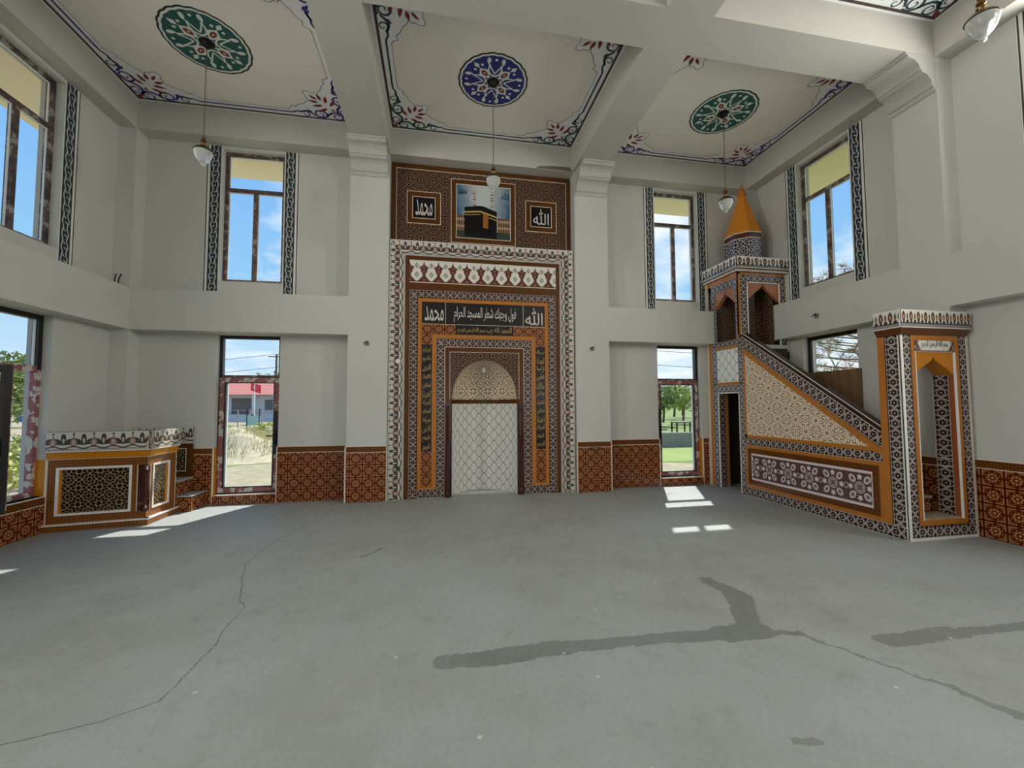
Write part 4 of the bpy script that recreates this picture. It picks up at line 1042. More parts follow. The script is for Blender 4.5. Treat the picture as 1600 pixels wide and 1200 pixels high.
# portal
PO = plane((0, PFY, 0), (1, 0, 0), (0, 0, 1), (0, -1, 0))
po = PP('portal', WALL, lambda b: (b.box(SX+.012, PFY+.012, 0, 5.45, 4.08, 2.36), b.box(SX+.012, PFY+.012, 2.16, 6.044, 4.08, 2.36), b.box(6.03, PFY+.012, .0, 6.044, 4.08, 2.36), b.box(5.45, PFY+.012, 0, 6.03, PFY+.03, .17), b.box(6.03, PFY+.012, 0, 6.235, PFY+.024, 2.36)), label='tall tiled portal at the foot of the minbar stair')
LT12 = LATBR
def latpo(b):
    for a, c in ((SX+.025, SX+.135), (6.09, 6.20)):
        b.slab(PO, [(a, .165), (c, .165), (c, 2.35), (a, 2.35)], -.012, .004, 0, lambda u, v, a=a, c=c: (v, (u-a)*.14/(c-a)))
    b.slab(PO, [(SX+.025, .03), (6.20, .03), (6.20, .165), (SX+.025, .165)], -.012, .004, 0, lambda u, v: (u, (v-.03)*.14/.135))
    b.slab(PS, [(Y(3.99), 0.14), (Y(3.855), 0.14), (Y(3.855), 2.35), (Y(3.99), 2.35)], -.012, .004, 0, lambda u, v: (v, (u+3.99)*.14/.135))
    b.slab(PS, [(Y(4.08), 0.0), (Y(3.855), 0.0), (Y(3.855), .14), (Y(4.08), .14)], -.012, .004, 0, lambda u, v: (u, v))
    PJ = plane((6.03, 0, 0), (0, -1, 0), (0, 0, 1), (-1, 0, 0))
    b.slab(PJ, [(Y(4.06), .24), (Y(3.90), .24), (Y(3.90), 2.16), (Y(4.06), 2.16)], 0, .004, 0, lambda u, v: (v, (u+4.06)*.14/.16))
PP('lattice_border', LT12, latpo, po)
PP('orange_border', [ORANGE, REDB], lambda b: (b.frame(PO, SX+.137, .165, 6.088, 2.35, .058, -.012, .005), b.rect(PS, Y(4.08), .14, Y(3.998), 2.35, -.012, .005), b.rect(PS, Y(3.998), .14, Y(3.988), 2.35, -.012, .006, 1), b.rect(PO, SX+.132, .16, SX+.137, 2.35, -.012, .007, 1), b.rect(PO, 6.088, .16, 6.093, 2.35, -.012, .007, 1), b.rect(PO, SX+.132, .160, 6.093, .165, -.012, .007, 1)), po)
PP('corner_trim', WHITELINE, lambda b: (b.rect(PO, SX-.006, 0, SX+.025, 2.35, -.012, .008), b.rect(PS, Y(3.855), 0, Y(PFY), 2.35, -.012, .006), b.rect(PO, 5.445, .223, 5.455, 2.16, -.012, .008), b.rect(PO, 6.02, .223, 6.034, 2.16, -.012, .008), b.rect(PO, SX+.025, .0, 6.235, .03, -.012, .003)), po)
PP('pebble_border', STONE, lambda b: b.rect(PO, 6.20, .03, 6.235, 2.35, -.012, .006), po)
PP('jamb_band', mat('portal_jamb_tile', plain(lin(150, 84, 46)), **GLZ), lambda b: (b.box(6.022, PFY+.014, .24, 6.03, 3.895, 2.15), b.box(5.452, PFY+.014, .24, 5.46, 4.08, 2.15)), po)
PP('portal_arch', GOLD, lambda b: arch(b, PO, 5.455, 6.022, 1.90, 2.165, -.20, -.015, .20), po, label='ochre ogee arch in the portal')
pi_ = PP('inscription_tile', [mat('inscription_ground', lin(230, 226, 220), rough=.2), mat('inscription_ends', lambda T, u, v, P: layers(T, lin(92, 48, 54), (noise(T, P, 40, 2) > .56, lin(196, 150, 150))), rough=.2)], lambda b: (b.rect(PO, 5.453, 2.17, 6.024, 2.345, -.012, .002, 1), b.slab(PO, [(5.54, 2.178), (5.94, 2.178), (5.965, 2.22), (5.98, 2.258), (5.965, 2.296), (5.94, 2.337), (5.54, 2.337), (5.515, 2.296), (5.50, 2.258), (5.515, 2.22)], .002, .004, 0)), po, label='white cartouche tile with black Arabic lettering')
text_mesh(shape('بسم الله الرحمن الرحيم'), PO, 5.545, 2.19, 5.935, 2.325, .0045, 'lettering', INK, pi_, bold=.006)
cornice('portal_cornice', SX, PFY, 6.225, 4.08, 2.355, 2.437, 2.635, .05, po, CROWN, ('front', 'left'), depth=.012)
PP('portal_top', WALL, lambda b: b.box(SX-.03, PFY-.03, 2.42, 6.04, 4.08, 2.56), po)

# ------------------------------------------------------------------ preaching pulpit in the left corner
k0 = Vector((-4.815, 6.13, 0)); k1 = Vector((-3.80, 6.285, 0)); dk_ = (k1-k0).normalized()
ku = thing('corner_pulpit', 'low tiled preaching pulpit with star lattice panels in the left corner', 'pulpit', (-4.3, 6.6, 0))
PK = plane(k0, dk_, (0, 0, 1), (dk_.y, -dk_.x, 0)); LK = (k1-k0).length
PR = plane((-3.80, 6.285, 0), (0, 1, 0), (0, 0, 1), (1, 0, 0)); LR = .60
def PQ(name, mt, fn, par=None, label=None):
    b = MB(); fn(b); return b.build(name, mt, par or ku, label=label)
PQ('body', WALL, lambda b: (b.rect(PK, 0, 0, LK-.01, 1.22, -.12, -.012), b.rect(PR, 0.0, 0, LR, 1.22, -.12, -.012)), label='tiled parapet of the corner pulpit')
bd = ku.children[0]
def fk(b, pl, L, u0, u1):
    if pl is PK: b.rect(pl, L, .085, LK, .19, -.012, 0); b.rect(pl, L, .79, LK, .895, -.012, 0)
    
    b.rect(pl, 0, .085, u0, .895, -.012, 0); b.rect(pl, u1, .085, L, .895, -.012, 0); b.rect(pl, u0, .085, u1, .19, -.012, 0); b.rect(pl, u0, .785, u1, .895, -.012, 0)
PQ('gold_brown_border', BROWNS, lambda b: (fk(b, PK, .925, .095, .86), fk(b, PR, LR, .105, .455)), bd)
PQ('star_panel', STARG, lambda b: (b.rect(PK, .12, .215, .835, .765, -.03, -.008), b.rect(PR, .13, .215, .43, .765, -.03, -.008)), bd, label='dark panel with gold star lattice')
PQ('white_frame', WHITELINE, lambda b: (b.frame(PK, .092, .187, .862, .79, .028, -.03, .006), b.frame(PR, .102, .187, .458, .79, .028, -.03, .006)), bd)
PQ('orange_reveal', GOLD, lambda b: b.rect(PK, .12, .215, .15, .765, -.0079, -.006), bd); PQ('orange_reveal', GOLD, lambda b: b.rect(PR, .38, .215, .43, .765, -.0079, -.006), bd)
PQ('corner_column', REDB, lambda b: (b.rect(PK, .925, .19, LK, .79, -.012, .002), b.rect(PR, 0, .19, .055, .79, -.012, .002), b.lathe([(0, .78), (.03, .77), (.042, .72), (.03, .68), (.03, .26), (.042, .22), (.044, .19)], (-3.812, 6.277, 0), 14)), bd, label='dark maroon glazed corner column')
PQ('cream_trim', CREAMLINE, lambda b: (b.rect(PK, .918, .187, .926, .79, -.012, .004), b.rect(PR, .055, .187, .062, .79, -.012, .004), b.rect(PK, 0, .89, LK, .90, -.012, .006), b.rect(PR, 0, .89, LR, .90, -.012, .006), b.rect(PR, LR-.008, .085, LR+.002, .9, -.12, .004), b.rect(PK, .0, .085, .01, .9, -.012, .004)), bd)
CREST20 = mat('crest_tile_narrow', crest(.245), **GLZ)
PQ('crest_cornice', [CREST20, GOLD, WHITELINE], lambda b: (
    b.rect(PK, -.0, .99, LK+.045, 1.235, -.06, .04, 0, lambda u, v: (u+.03, v-.99)), b.rect(PR, -.04, .99, LR+.02, 1.235, -.06, .04, 0, lambda u, v: (u+.10, v-.99)),
    b.slab(PK, [(0, .90), (LK, .90), (LK+.04, .99), (0, .99)], -.012, .02, 1), b.slab(PR, [(0, .90), (LR, .90), (LR+.02, .99), (-.03, .99)], -.012, .02, 1),
    b.rect(PK, 0, .986, LK+.045, .994, -.02, .043, 2), b.rect(PR, -.043, .986, LR+.02, .994, -.02, .043, 2)), bd, label='white crest tile cornice over an ochre band')
PQ('rough_top', FLOOR, lambda b: (b.rect(PK, 0, 1.222, LK+.04, 1.240, -.12, .036), b.rect(PR, .0, 1.222, LR, 1.240, -.12, .036)), bd)
PQ('plinth', [BROWNS, WHITELINE], lambda b: (b.rect(PK, 0, 0, LK+.04, .075, -.02, .045), b.rect(PR, -.04, 0, LR+.03, .075, -.02, .045), b.rect(PK, 0, .075, LK+.045, .09, -.02, .05, 1), b.rect(PR, -.045, .075, LR+.035, .09, -.02, .05, 1)), ku)
PQ('inner_platform', [FLOOR], lambda b: b.box(-4.80, 6.42, .0, -3.93, YC-.02, .45))
PQ('upper_step', [DADO, FLOOR], lambda b: (b.box(-4.57, 6.90, 0, -3.775, YB-.02, .44), b.box(-4.57, 6.90, .44, -3.765, YB-.02, .465, 1)))
PQ('lower_step', [DADO, FLOOR], lambda b: (b.box(-3.775, 6.91, 0, -3.60, YB-.02, .215), b.box(-3.775, 6.90, .215, -3.59, YB-.02, .235, 1)))
PKB = plane((0, YB-.02, 0), (1, 0, 0), (0, 0, 1), (0, -1, 0))
bw = PQ('back_panel', [BROWN, CREAMLINE], lambda b: (b.frame(PKB, -4.57, .465, -3.775, .99, .085, -.0, .03), b.rect(PKB, -4.57, .465, -3.775, .99, 0, .004), b.frame(PKB, -4.487, .548, -3.858, .907, .010, 0, .032, 1)), label='wall panel of the pulpit beside the steps')
PQ('star_panel', STARG, lambda b: b.rect(PKB, -4.48, .555, -3.865, .90, .004, .02), bw)
PQ('crest_cornice', [CREST20, WHITELINE], lambda b: (b.rect(PKB, -4.57, .99, -3.765, 1.235, 0, .05, 0, lambda u, v: (u, v-.99)), b.rect(PKB, -4.57, .984, -3.765, .992, 0, .053, 1)), bw)

# ------------------------------------------------------------------ painted ceiling borders and medallions
def spiral(cx, cz, r0, a0, turns, sgn, w0, w1, n=34):
    pts = []
    for i in range(n+1):
        t = i/n; a = a0+sgn*turns*2*pi*t; r = r0*(1-t)**.85+.012
        pts.append((cx+r*cos(a), cz+r*sin(a), w0+(w1-w0)*t))
    return pts
def ribbon(b, pl, pts, mi, n):
    L = len(pts)
    for i in range(L-1):
        (x0, y0, w0), (x1, y1, w1) = pts[i], pts[i+1]
        dx, dy = x1-x0, y1-y0; l = math.hypot(dx, dy) or 1; nx, ny = -dy/l, dx/l
        b.face([pl(x0-nx*w0, y0-ny*w0, n), pl(x1-nx*w1, y1-ny*w1, n), pl(x1+nx*w1, y1+ny*w1, n), pl(x0+nx*w0, y0+ny*w0, n)], [(0, 0)]*4, mi)
def leaf(b, pl, x, y, a, L, w_, mi, n):
    ca, sa = cos(a), sin(a)
    q = [(0, 0), (.3*L, w_*.5), (.6*L, w_*.45), (L, 0), (.6*L, -w_*.35), (.3*L, -w_*.4)]
    b.face([pl(x+p*ca-k*sa, y+p*sa+k*ca, n) for p, k in q], [(0, 0)]*6, mi)
def corner(b, cx, cy, sx_, sy_, z):
    def pl(u, v, n): return Vector((cx+sx_*u, cy+sy_*v, z-n*2))
    sw = lambda pts: [(y, x, w_) for x, y, w_ in pts]
    # pale ground with lobed outline (2 = pale, 4 = thin line)
    out = [(.98, .20), (.93, .22), (.90, .29), (.84, .27), (.78, .33), (.70, .36), (.64, .42), (.58, .44), (.625, .475), (.61, .52), (.645, .575), (.635, .635)]
    full = out+[(y, x) for x, y in reversed(out[:-1])]
    for (p, q) in zip(full, full[1:]): b.face([pl(.03, .03, .0006), pl(*p, .0006), pl(*q, .0006)], [(0, 0)]*3, 2)
    b.face([pl(.03, .03, .0006), pl(.98, .03, .0006), pl(.98, .20, .0006)], [(0, 0)]*3, 2); b.face([pl(.03, .03, .0006), pl(.20, .98, .0006), pl(.03, .98, .0006)], [(0, 0)]*3, 2)
    ribbon(b, pl, [(x, y, .004) for x, y in full], 4, .0012)
    for f in (lambda p: p, sw):
        ribbon(b, pl, f(spiral(.24, .13, .082, radians(100), 1.35, 1, .017, .006)), 1, .0014)
        ribbon(b, pl, f(spiral(.50, .15, .095, radians(200), -1.4, 1, .018, .006)), 1, .0014)
        ribbon(b, pl, f([(.24+.082*cos(radians(100)), .13+.082*sin(radians(100)), .017), (.30, .215, .02), (.36, .17, .02), (.42, .10, .018), (.50, .06, .014), (.58, .07, .012)]), 1, .0014)
        ribbon(b, pl, f(spiral(.73, .12, .062, radians(20), 1.2, 1, .013, .005)), 1, .0014)
        ribbon(b, pl, f([(.58, .10, .012), (.64, .17, .018), (.70, .20, .016), (.79, .165, .015), (.86, .17, .013), (.92, .135, .013), (1.0, .13, .013)]), 1, .0014)
        leafs = f([(.62, .17, 0)])[0]; leaf(b, pl, leafs[0], leafs[1], pi/4, .09, .05, 1, .0015)
    for k in range(3):
        t = .335+.055*k
        for sg_ in (1, -1): leaf(b, pl, t-.024*sg_, t+.024*sg_, radians(45+sg_*(80-24*k)), .20-.03*k, .058*sg_, 3, .0018+.0002*k)
    leaf(b, pl, .475, .475, radians(45), .14, .045, 3, .0026)
    leaf(b, pl, .30, .30, radians(225), .07, .05, 3, .0028)
    b.face([pl(.055+a, .055+c, .0018) for a, c in ((0, .035), (.03, 0), (.07, .025), (.09, .09), (.02, .07))], [(0, 0)]*5, 3)
def panel_paint(x0, y0, x1, y1, col):
    b = MB(); z = ZP
    pl = lambda u, v, n=0: Vector((u, v, z-n*2))
    pc = lambda a, c, d, e2, mi, n: b.face([pl(a, c, n), pl(d, c, n), pl(d, e2, n), pl(a, e2, n)], [(0, 0)]*4, mi)
    def ringf(o, w_, mi, n, cut=0.0):
        a, c, d, e2 = x0+o, y0+o, x1-o, y1-o
        pc(a+cut, c, d-cut, c+w_, mi, n); pc(a+cut, e2-w_, d-cut, e2, mi, n); k_ = cut or w_; pc(a, c+k_, a+w_, e2-k_, mi, n); pc(d-w_, c+k_, d, e2-k_, mi, n)
    ringf(.0, .20, 2, .0004); ringf(.03, .035, 0, .0012); ringf(.12, .026, 1, .0014, .86); ringf(.197, .006, 4, .0012, .76)
    for cx, sx_ in ((x0, 1), (x1, -1)):
        for cy, sy_ in ((y0, 1), (y1, -1)): corner(b, cx, cy, sx_, sy_, z)
    trim(b, [DECAL_DARK, col, WHITEP, DECAL_RED, DECAL_LINE])
XP = ((XL, B1[0]), (B1[1], B2[0]), (B2[1], XR)); YP = ((T1[1], YC), (T2[1], T1[0]))
for j, (y0, y1) in enumerate(YP):
    for i, (x0, x1) in enumerate(XP): panel_paint(x0, y0, x1, y1, DECAL_TEAL if i == 1 or j == 1 else DECAL_BLUE)
MG, MBL = mat('painted_medallion_green', medallion(lin(30, 84, 80)), rough=.7), mat('painted_medallion_blue', medallion(lin(44, 44, 120)), rough=.7)
LX = (-2.99, .775, 4.56); LY = (5.74, 2.57)
names = ('above the left window bay', 'in the middle panel in front of the mihrab', 'in the panel left of the minbar spire')
for j, y in enumerate(LY):
    for i, x in enumerate(LX):
        b = MB(); N = 88; R = .50
        for k in range(N):
            a, c = 2*pi*k/N, 2*pi*(k+1)/N
            ra, rc = R*(1+.022*abs(cos(a*11))), R*(1+.022*abs(cos(c*11)))
            b.face([(x, y, ZP-.003), (x+ra*cos(a), y+ra*sin(a), ZP-.003), (x+rc*cos(c), y+rc*sin(c), ZP-.003)], [(0, 0), (ra/R*cos(a), ra/R*sin(a)), (rc/R*cos(c), rc/R*sin(c))])
            b.face([(x+ra*cos(a), y+ra*sin(a), ZP-.003), (x+rc*cos(c), y+rc*sin(c), ZP-.003), (x+rc*cos(c), y+rc*sin(c), ZP), (x+ra*cos(a), y+ra*sin(a), ZP)], [(1.04*cos(a), 1.04*sin(a))]*4)
        o = b.build('ceiling_medallion', MBL if (i+j) % 2 else MG)
        tag(o, ('blue' if (i+j) % 2 else 'green')+' scalloped ceiling medallion '+(names[i] if j == 0 else ('overhead near the camera, '+('left', 'middle', 'right')[i]+' panel')), 'ceiling medallion', 'painted ceiling medallions')

# ------------------------------------------------------------------ pendant lamps
def make_lamp():
    r = local_thing('pendant_lamp', 'pendant', 'lamp', (0, 0, 0), 'pendant lamps hanging from the ceiling medallions')
    MB().lathe([(0, 0), (.085, -.003), (.09, -.012), (.06, -.03), (.045, -.055), (.02, -.075), (0, -.08)], (0, 0, 0), 16).build('ceiling_rose', IRON, r)
    b = MB(); L = 1.27
    for k in range(32):
        z0 = -.07-k*(L-.07)/32; z1 = z0-(L-.07)/32
        b.tube([(.003*(-1)**k, 0, z0), (-.003*(-1)**k, 0, z1)], .0055, 5)
    b.build('cord', mat('brown_cord', lin(92, 76, 56), rough=.7), r)
    MB().lathe([(0, -1.262), (.012, -1.265), (.024, -1.28), (.016, -1.295), (.030, -1.31), (.034, -1.325), (.018, -1.34), (.026, -1.35), (.036, -1.365), (.030, -1.385), (.02, -1.40), (.03, -1.415), (0, -1.416)], (0, 0, 0), 16).build('brass_neck', BRASS, r)
    MB().lathe([(.02, -1.398), (.05, -1.405), (.085, -1.425), (.105, -1.45), (.112, -1.462), (.106, -1.466), (.08, -1.44), (.02, -1.42)], (0, 0, 0), 20).build('brass_cap', mat('dark_brass', lin(84, 66, 44), rough=.4, metal=.8), r)
    MB().lathe([(.100, -1.455), (.104, -1.47), (.101, -1.50), (.088, -1.54), (.066, -1.58), (.040, -1.61), (.024, -1.618), (0, -1.62)], (0, 0, 0), 24).build('glass_globe', LAMPGLASS, r)
    MB().lathe([(.016, -1.616), (.020, -1.628), (.026, -1.64), (.020, -1.655), (0, -1.665)], (0, 0, 0), 12).build('glass_knob', LAMPGLASS, r)
    return r
l0 = make_lamp(); first = True
LL = {(0, 0): 'brass pendant lamp with frosted acorn globe over the left window bay', (1, 0): 'brass pendant lamp with frosted globe hanging in front of the mihrab mural', (2, 0): 'brass pendant lamp with frosted globe hanging left of the minbar spire',
      (0, 1): 'brass pendant lamp near the camera on the left, out of the photo', (1, 1): 'brass pendant lamp above the camera in the middle, out of the photo', (2, 1): 'nearest brass pendant lamp, cut by the top right edge of the photo'}
for (i, j), lb in LL.items():
    if (i, j) in ((0, 1), (1, 1)): continue
    o = l0 if first else copy_tree(l0); first = False
    o.location = (LX[i], LY[j], ZP-.003); o['label'] = lb

# ------------------------------------------------------------------ small fittings
def socket_box(x, y, z, nrm, label, nm='wire_outlet', dark=True):
    b = MB(); b.box(-.035, -.008, -.035, .035, 0, .035); 
    o = local_thing(nm, label, 'wire outlet', (x, y, z), rz=nrm)
    b.build('outlet_box', mat('grey_plastic', lin(120, 120, 118), rough=.5), o)
    b = MB()
    for k in range(3): b.tube([(-.02+.015*k, -.008, .01), (-.03+.02*k, -.05, .02+.01*k), (-.035+.03*k, -.07, -.02+.025*k)], .005, 5)
    b.build('loose_wires', BLACKPVC, o); return o
socket_box(-1.16, YC, 2.58, 0, 'small wire outlet on the column left of the mihrab')
socket_box(2.755, YC, 2.57, 0, 'small wire outlet on the column right of the mihrab')
socket_box(XR, 5.60, 2.98, -pi/2, 'small wire outlet on the right ledge beam above the boarded window')
b = MB()
for x, k in ((-4.73, 0), (-4.68, 1)): b.tube([(x, 6.95, ZT), (x+.01, 6.93, ZT+.08), (x+.03+.02*k, 6.92, ZT+.17)], .008, 6)
tag(b.build('cable_stub', BLACKPVC), 'two short black cable stubs rising from the left ledge near the corner', 'cable')
b = MB(); b.rect(PCf, 2.70, .745, 2.87, .795, .018, .026); o = b.build('name_plate', BLACKT); tag(o, 'small black plate on the tile dado of the column right of the mihrab', 'plate')
b = MB(); 
for v in (.758, .775): b.rect(PCf, 2.73, v, 2.84, v+.006, .026, .0265)
b.build('plate_writing', GOLDL, o)
b = MB(); b.lathe([(0, .010), (.035, .008), (.04, 0)], (0, 0, 0), 14); o = b.build('blanking_disc', WHITEP)
o.location = (-.665, YM-.012, 2.30); o.rotation_euler = (pi/2, 0, 0); tag(o, 'round white blanking disc on the left crest border of the mihrab', 'cover')
b = MB(); b.lathe([(0, .012), (.03, .010), (.04, 0)], (0, 0, 0), 9); o = b.build('green_wire_cap', mat('dark_green_plastic', lin(24, 62, 40), rough=.5))
o.location = (-.645, YM-.012, .51); o.rotation_euler = (pi/2, 0, 0); tag(o, 'dark green wire cap low on the left crest border of the mihrab', 'cap')
b = MB(); b.slab(PCf, [(1.72, 5.855), (2.40, 5.855), (2.42, 5.88), (2.36, 5.93), (2.05, 5.925), (1.80, 5.90)], -.001, .001)
# bare damp patch where the plaster is missing under the beam
o = b.build('damp_patch', mat('bare_mortar', lambda T, u, v, P: mixc(T, noise(T, P, 12, 4, .7), lin(84, 80, 66), lin(128, 122, 104)), rough=.9), ceiling)

# ------------------------------------------------------------------ outside
def gnd(T, u, v, P):
    sp = T.nodes.new('ShaderNodeSeparateXYZ'); T.links.new(P, sp.inputs[0]); x, y = X(T, sp.outputs[0]), X(T, sp.outputs[1])
    n = noise(T, P, .25, 6, .6); n2 = noise(T, P, 3, 6, .7)
    sand = mixc(T, xmin(xmax(n2*2-.5, 0), 1), lin(128, 118, 94), lin(178, 166, 136)); grass = mixc(T, n2, lin(80, 104, 44), lin(136, 148, 80))
    g = (n+(x-2)*.01) > .52
    near = xlen(x-.8, (y-2.6)) < 11.5
    return layers(T, sand, (g & inv(near), grass))
b = MB(); b.box(-160, -120, -.45, 160, 260, -.30); g_ = b.build('ground', mat('yard_ground', gnd, rough=.95), kind='structure'); g_.name = 'floor_outside'
b = MB(); b.box(-160, 27, -.30, 8, 33, -.28); o = b.build('trim_road', mat('pale_road', lambda T, u, v, P: mixc(T, noise(T, P, 2, 5, .7), lin(140, 138, 134), lin(176, 172, 166)), rough=.9), kind='structure')
LEAF = {}
def leafmat(name, a, c):
    return mat(name, lambda T, u, v, P: mixc(T, xmin(xmax(noise(T, P, 1.6, 3, .6)*2.4-.7, 0), 1), a, c), rough=.7)
LG, LYG, LDG, LDRY = leafmat('leaf_green', lin(88, 112, 60), lin(168, 178, 104)), leafmat('leaf_yellow_green', lin(130, 146, 62), lin(206, 206, 122)), leafmat('leaf_dark', lin(66, 92, 58), lin(124, 146, 92)), leafmat('dry_weed', lin(164, 152, 104), lin(222, 212, 166))
BARK = mat('bark', plaster(lin(110, 92, 76)), rough=.9)
def blades(b, c, rad, n, sz, fill=.45, up=0):
    for _ in range(n):
        while True:
            p = Vector((random.uniform(-1, 1), random.uniform(-1, 1), random.uniform(-1, 1)))
            if fill < p.length <= 1: break
        q = Vector((c[0]+p.x*rad[0], c[1]+p.y*rad[1], c[2]+p.z*rad[2]))
        a = Vector((random.gauss(0, 1), random.gauss(0, 1), random.gauss(0, 1)+up)).normalized(); d = a.cross(Vector((random.gauss(0, 1), random.gauss(0, 1), random.gauss(0, 1)))).normalized()
        s_ = sz*random.uniform(.6, 1.3); b.face([q-a*s_, q+d*s_*.45, q+a*s_, q-d*s_*.45], [(0, 0)]*4)
def tree(name, x, y, h, r, mt, label, n=1500, cat='tree', group=None, trunk=True, zb=-.3, sz=.16, lobes=7):
    t = thing(name, label, cat, (x, y, zb), group)
    if trunk:
        b = MB(); b.tube([(x, y, zb), (x+.1, y, zb+h*.3), (x, y+.1, zb+h*.6)], h*.035, 7, 0, h*.015)
        for k in range(4): a = k*1.7; b.tube([(x, y, zb+h*.35), (x+cos(a)*r*.5, y+sin(a)*r*.5, zb+h*.7)], h*.015, 5, 0, h*.006)
        b.build('trunk', BARK, t)
    b = MB()
    for k in range(lobes):
        a = k*2.4; rr = r*.55*(k/lobes)**.5
        cz = zb+(h*.62 if trunk else h*.45)+random.uniform(-.15, .2)*h
        blades(b, (x+cos(a)*rr, y+sin(a)*rr, cz), (r*.55, r*.55, h*.27), n//lobes, sz)
    b.build('foliage', mt, t); return t
# house across the road, seen through the left door
HX, HY = -23.5, 55
hs = thing('house', 'single-storey grey house with a red hipped roof across the road', 'house', (HX, HY, -.3))
HW = mat('house_wall', lin(206, 212, 222), rough=.8)
P1('walls', HW, lambda b: b.box(-29, 55, -.3, -17.5, 63, 2.95), hs)
def roof(b):
    x0, x1, y0, y1, z0, z1 = -30, -16.8, 54, 64, 2.9, 4.9
    a, c = (x0+4, (y0+y1)/2, z1), (x1-5, (y0+y1)/2, z1)
    A, B_, Cc, D_ = (x0, y0, z0), (x1, y0, z0), (x1, y1, z0), (x0, y1, z0)
    b.face([A, B_, c, a], [(0, 0), (13, 0), (8, 4), (4, 4)]); b.face([B_, Cc, c], [(0, 0), (10, 0), (5, 4)]); b.face([Cc, D_, a, c], [(0, 0), (13, 0), (8, 4), (4, 4)]); b.face([D_, A, a], [(0, 0), (10, 0), (5, 4)]); b.face([A, D_, Cc, B_], [(0, 0)]*4)
P1('roof', mat('red_roof_tiles', lambda T, u, v, P: mixc(T, (xmod(v, .5) < .12)*.5, lin(196, 118, 104), lin(140, 74, 66)), rough=.7), roof, hs, label='red tiled hipped roof')
P1('porch_shade_panel', mat('house_porch_shade', lin(116, 108, 112), rough=.8), lambda b: b.box(-24.6, 54.95, .2, -22.2, 55.0, 2.5), hs)  # flat dark panel on the wall; the recess shade is in its colour
for x in (-27.3, -20.2):
    P1('window', mat('house_window', lin(96, 100, 110), rough=.3), lambda b: b.box(x-.7, 54.93, 1.0, x+.7, 54.99, 2.3), hs)
for x in (-26.0, -21.9, -18.4): P1('porch_post', HW, lambda b: b.box(x-.12, 54.1, -.3, x+.12, 54.3, 2.9), hs)
P1('porch_wall', HW, lambda b: b.box(-26, 54.1, -.3, -18.4, 54.25, .55), hs)
# flag
fp = thing('flag_pole', 'white pole with a red flag in front of the grey house', 'flag', (-14.05, 35, -.3))
P1('pole', WHITEPVC, lambda b: b.tube([(-14.05, 35, -.3), (-14.05, 35, 3.5)], .045, 8), fp)
def flag(b):
    N = 8
    for i in range(N):
        x0, x1 = -14.0-i*.09*-1, -14.0+(i+1)*.09; x0 = -14.0+i*.09; z = lambda k: -.03*k
        y = lambda k: 35+.06*sin(k*1.1)
        b.face([(x0-.35, y(i), 2.75+z(i)), (x1-.35, y(i+1), 2.75+z(i+1)), (x1-.35, y(i+1), 3.4+z(i+1)), (x0-.35, y(i), 3.4+z(i))], [(0, 0)]*4)
fo = P1('flag', mat('red_flag', lin(222, 60, 70), rough=.7), flag, fp)
def crescent(b):
    for i in range(14):
        a, c = radians(40+i*20), radians(60+i*20)
        f = lambda t, k: (-14.0+.13*cos(t)+(.045 if k else 0)*1, 34.9, 3.0+(.13 if not k else .10)*sin(t)) if not k else (-14.0+.03+.10*cos(t), 34.9, 3.0+.10*sin(t))
        b.face([f(a, 0), f(c, 0), f(c, 1), f(a, 1)], [(0, 0)]*4)
P1('crescent', WHITEP, crescent, fo)
# roadside sign
sg = thing('sign_board', 'pale green framed notice board beside the road', 'sign', (-13.8, 34, -.3))
P1('board', mat('sign_green', lin(150, 186, 176), rough=.6), lambda b: b.box(-14.2, 34, .15, -13.25, 34.05, .80), sg)
for x in (-14.15, -13.3): P1('post', IRON, lambda b: b.box(x-.03, 34.0, -.3, x+.03, 34.06, 1.35), sg)
# fence
fe = thing('wire_fence', 'thin grey yard fence along the far side of the road', 'fence', (-22, 38, -.3))
for k in range(14): P1('fence_post', mat('fence_grey', lin(150, 154, 154), rough=.7), lambda b: b.box(-24+k*.93, 38, -.3, -23.93+k*.93, 38.07, 1.25), fe)
for z in (.2, .7, 1.2): P1('rail', MATS['fence_grey'], lambda b: b.box(-24, 38.02, z, -11.8, 38.05, z+.04), fe)
# weedy earth mound in front of the left door
def mound(b, cx, cy_, rx, ry, h, N=22):
    def z(u, v):
        d = (u*u+v*v); return -.31+h*max(0, 1-d)*(1+.25*sin(u*9+v*5)+.2*sin(v*11-u*4))
    for i in range(N):
        for j in range(N):
            q = [(-1+2*(i+a)/N, -1+2*(j+c)/N) for a, c in ((0, 0), (1, 0), (1, 1), (0, 1))]
            b.face([(cx+u*rx, cy_+v*ry, z(u, v)) for u, v in q], [(u, v) for u, v in q], 0, True)
mo = thing('earth_mound', 'heap of dry earth overgrown with pale weeds beyond the left door', 'mound', (-8.4, 17.5, -.3))
P1('earth', mat('dry_earth', plaster(lin(190, 178, 148)), rough=.95), lambda b: mound(b, -8.4, 17.5, 4.4, 3.4, .75), mo)
b = MB()
for _ in range(2600):
    a, r_ = random.uniform(0, 2*pi), sqrt(random.random())*.95; x, y = -8.4+4.2*r_*cos(a), 17.5+3.2*r_*sin(a); z = -.3+.75*(1-r_*r_)
    hgt = random.uniform(.12, .5); dx, dy = random.gauss(0, .1), random.gauss(0, .1); b.face([(x-.015, y, z), (x+.015, y, z), (x+dx, y+dy, z+hgt)], [(0, 0)]*3)
o = b.build('weeds', LDRY, mo); o['kind'] = 'stuff'
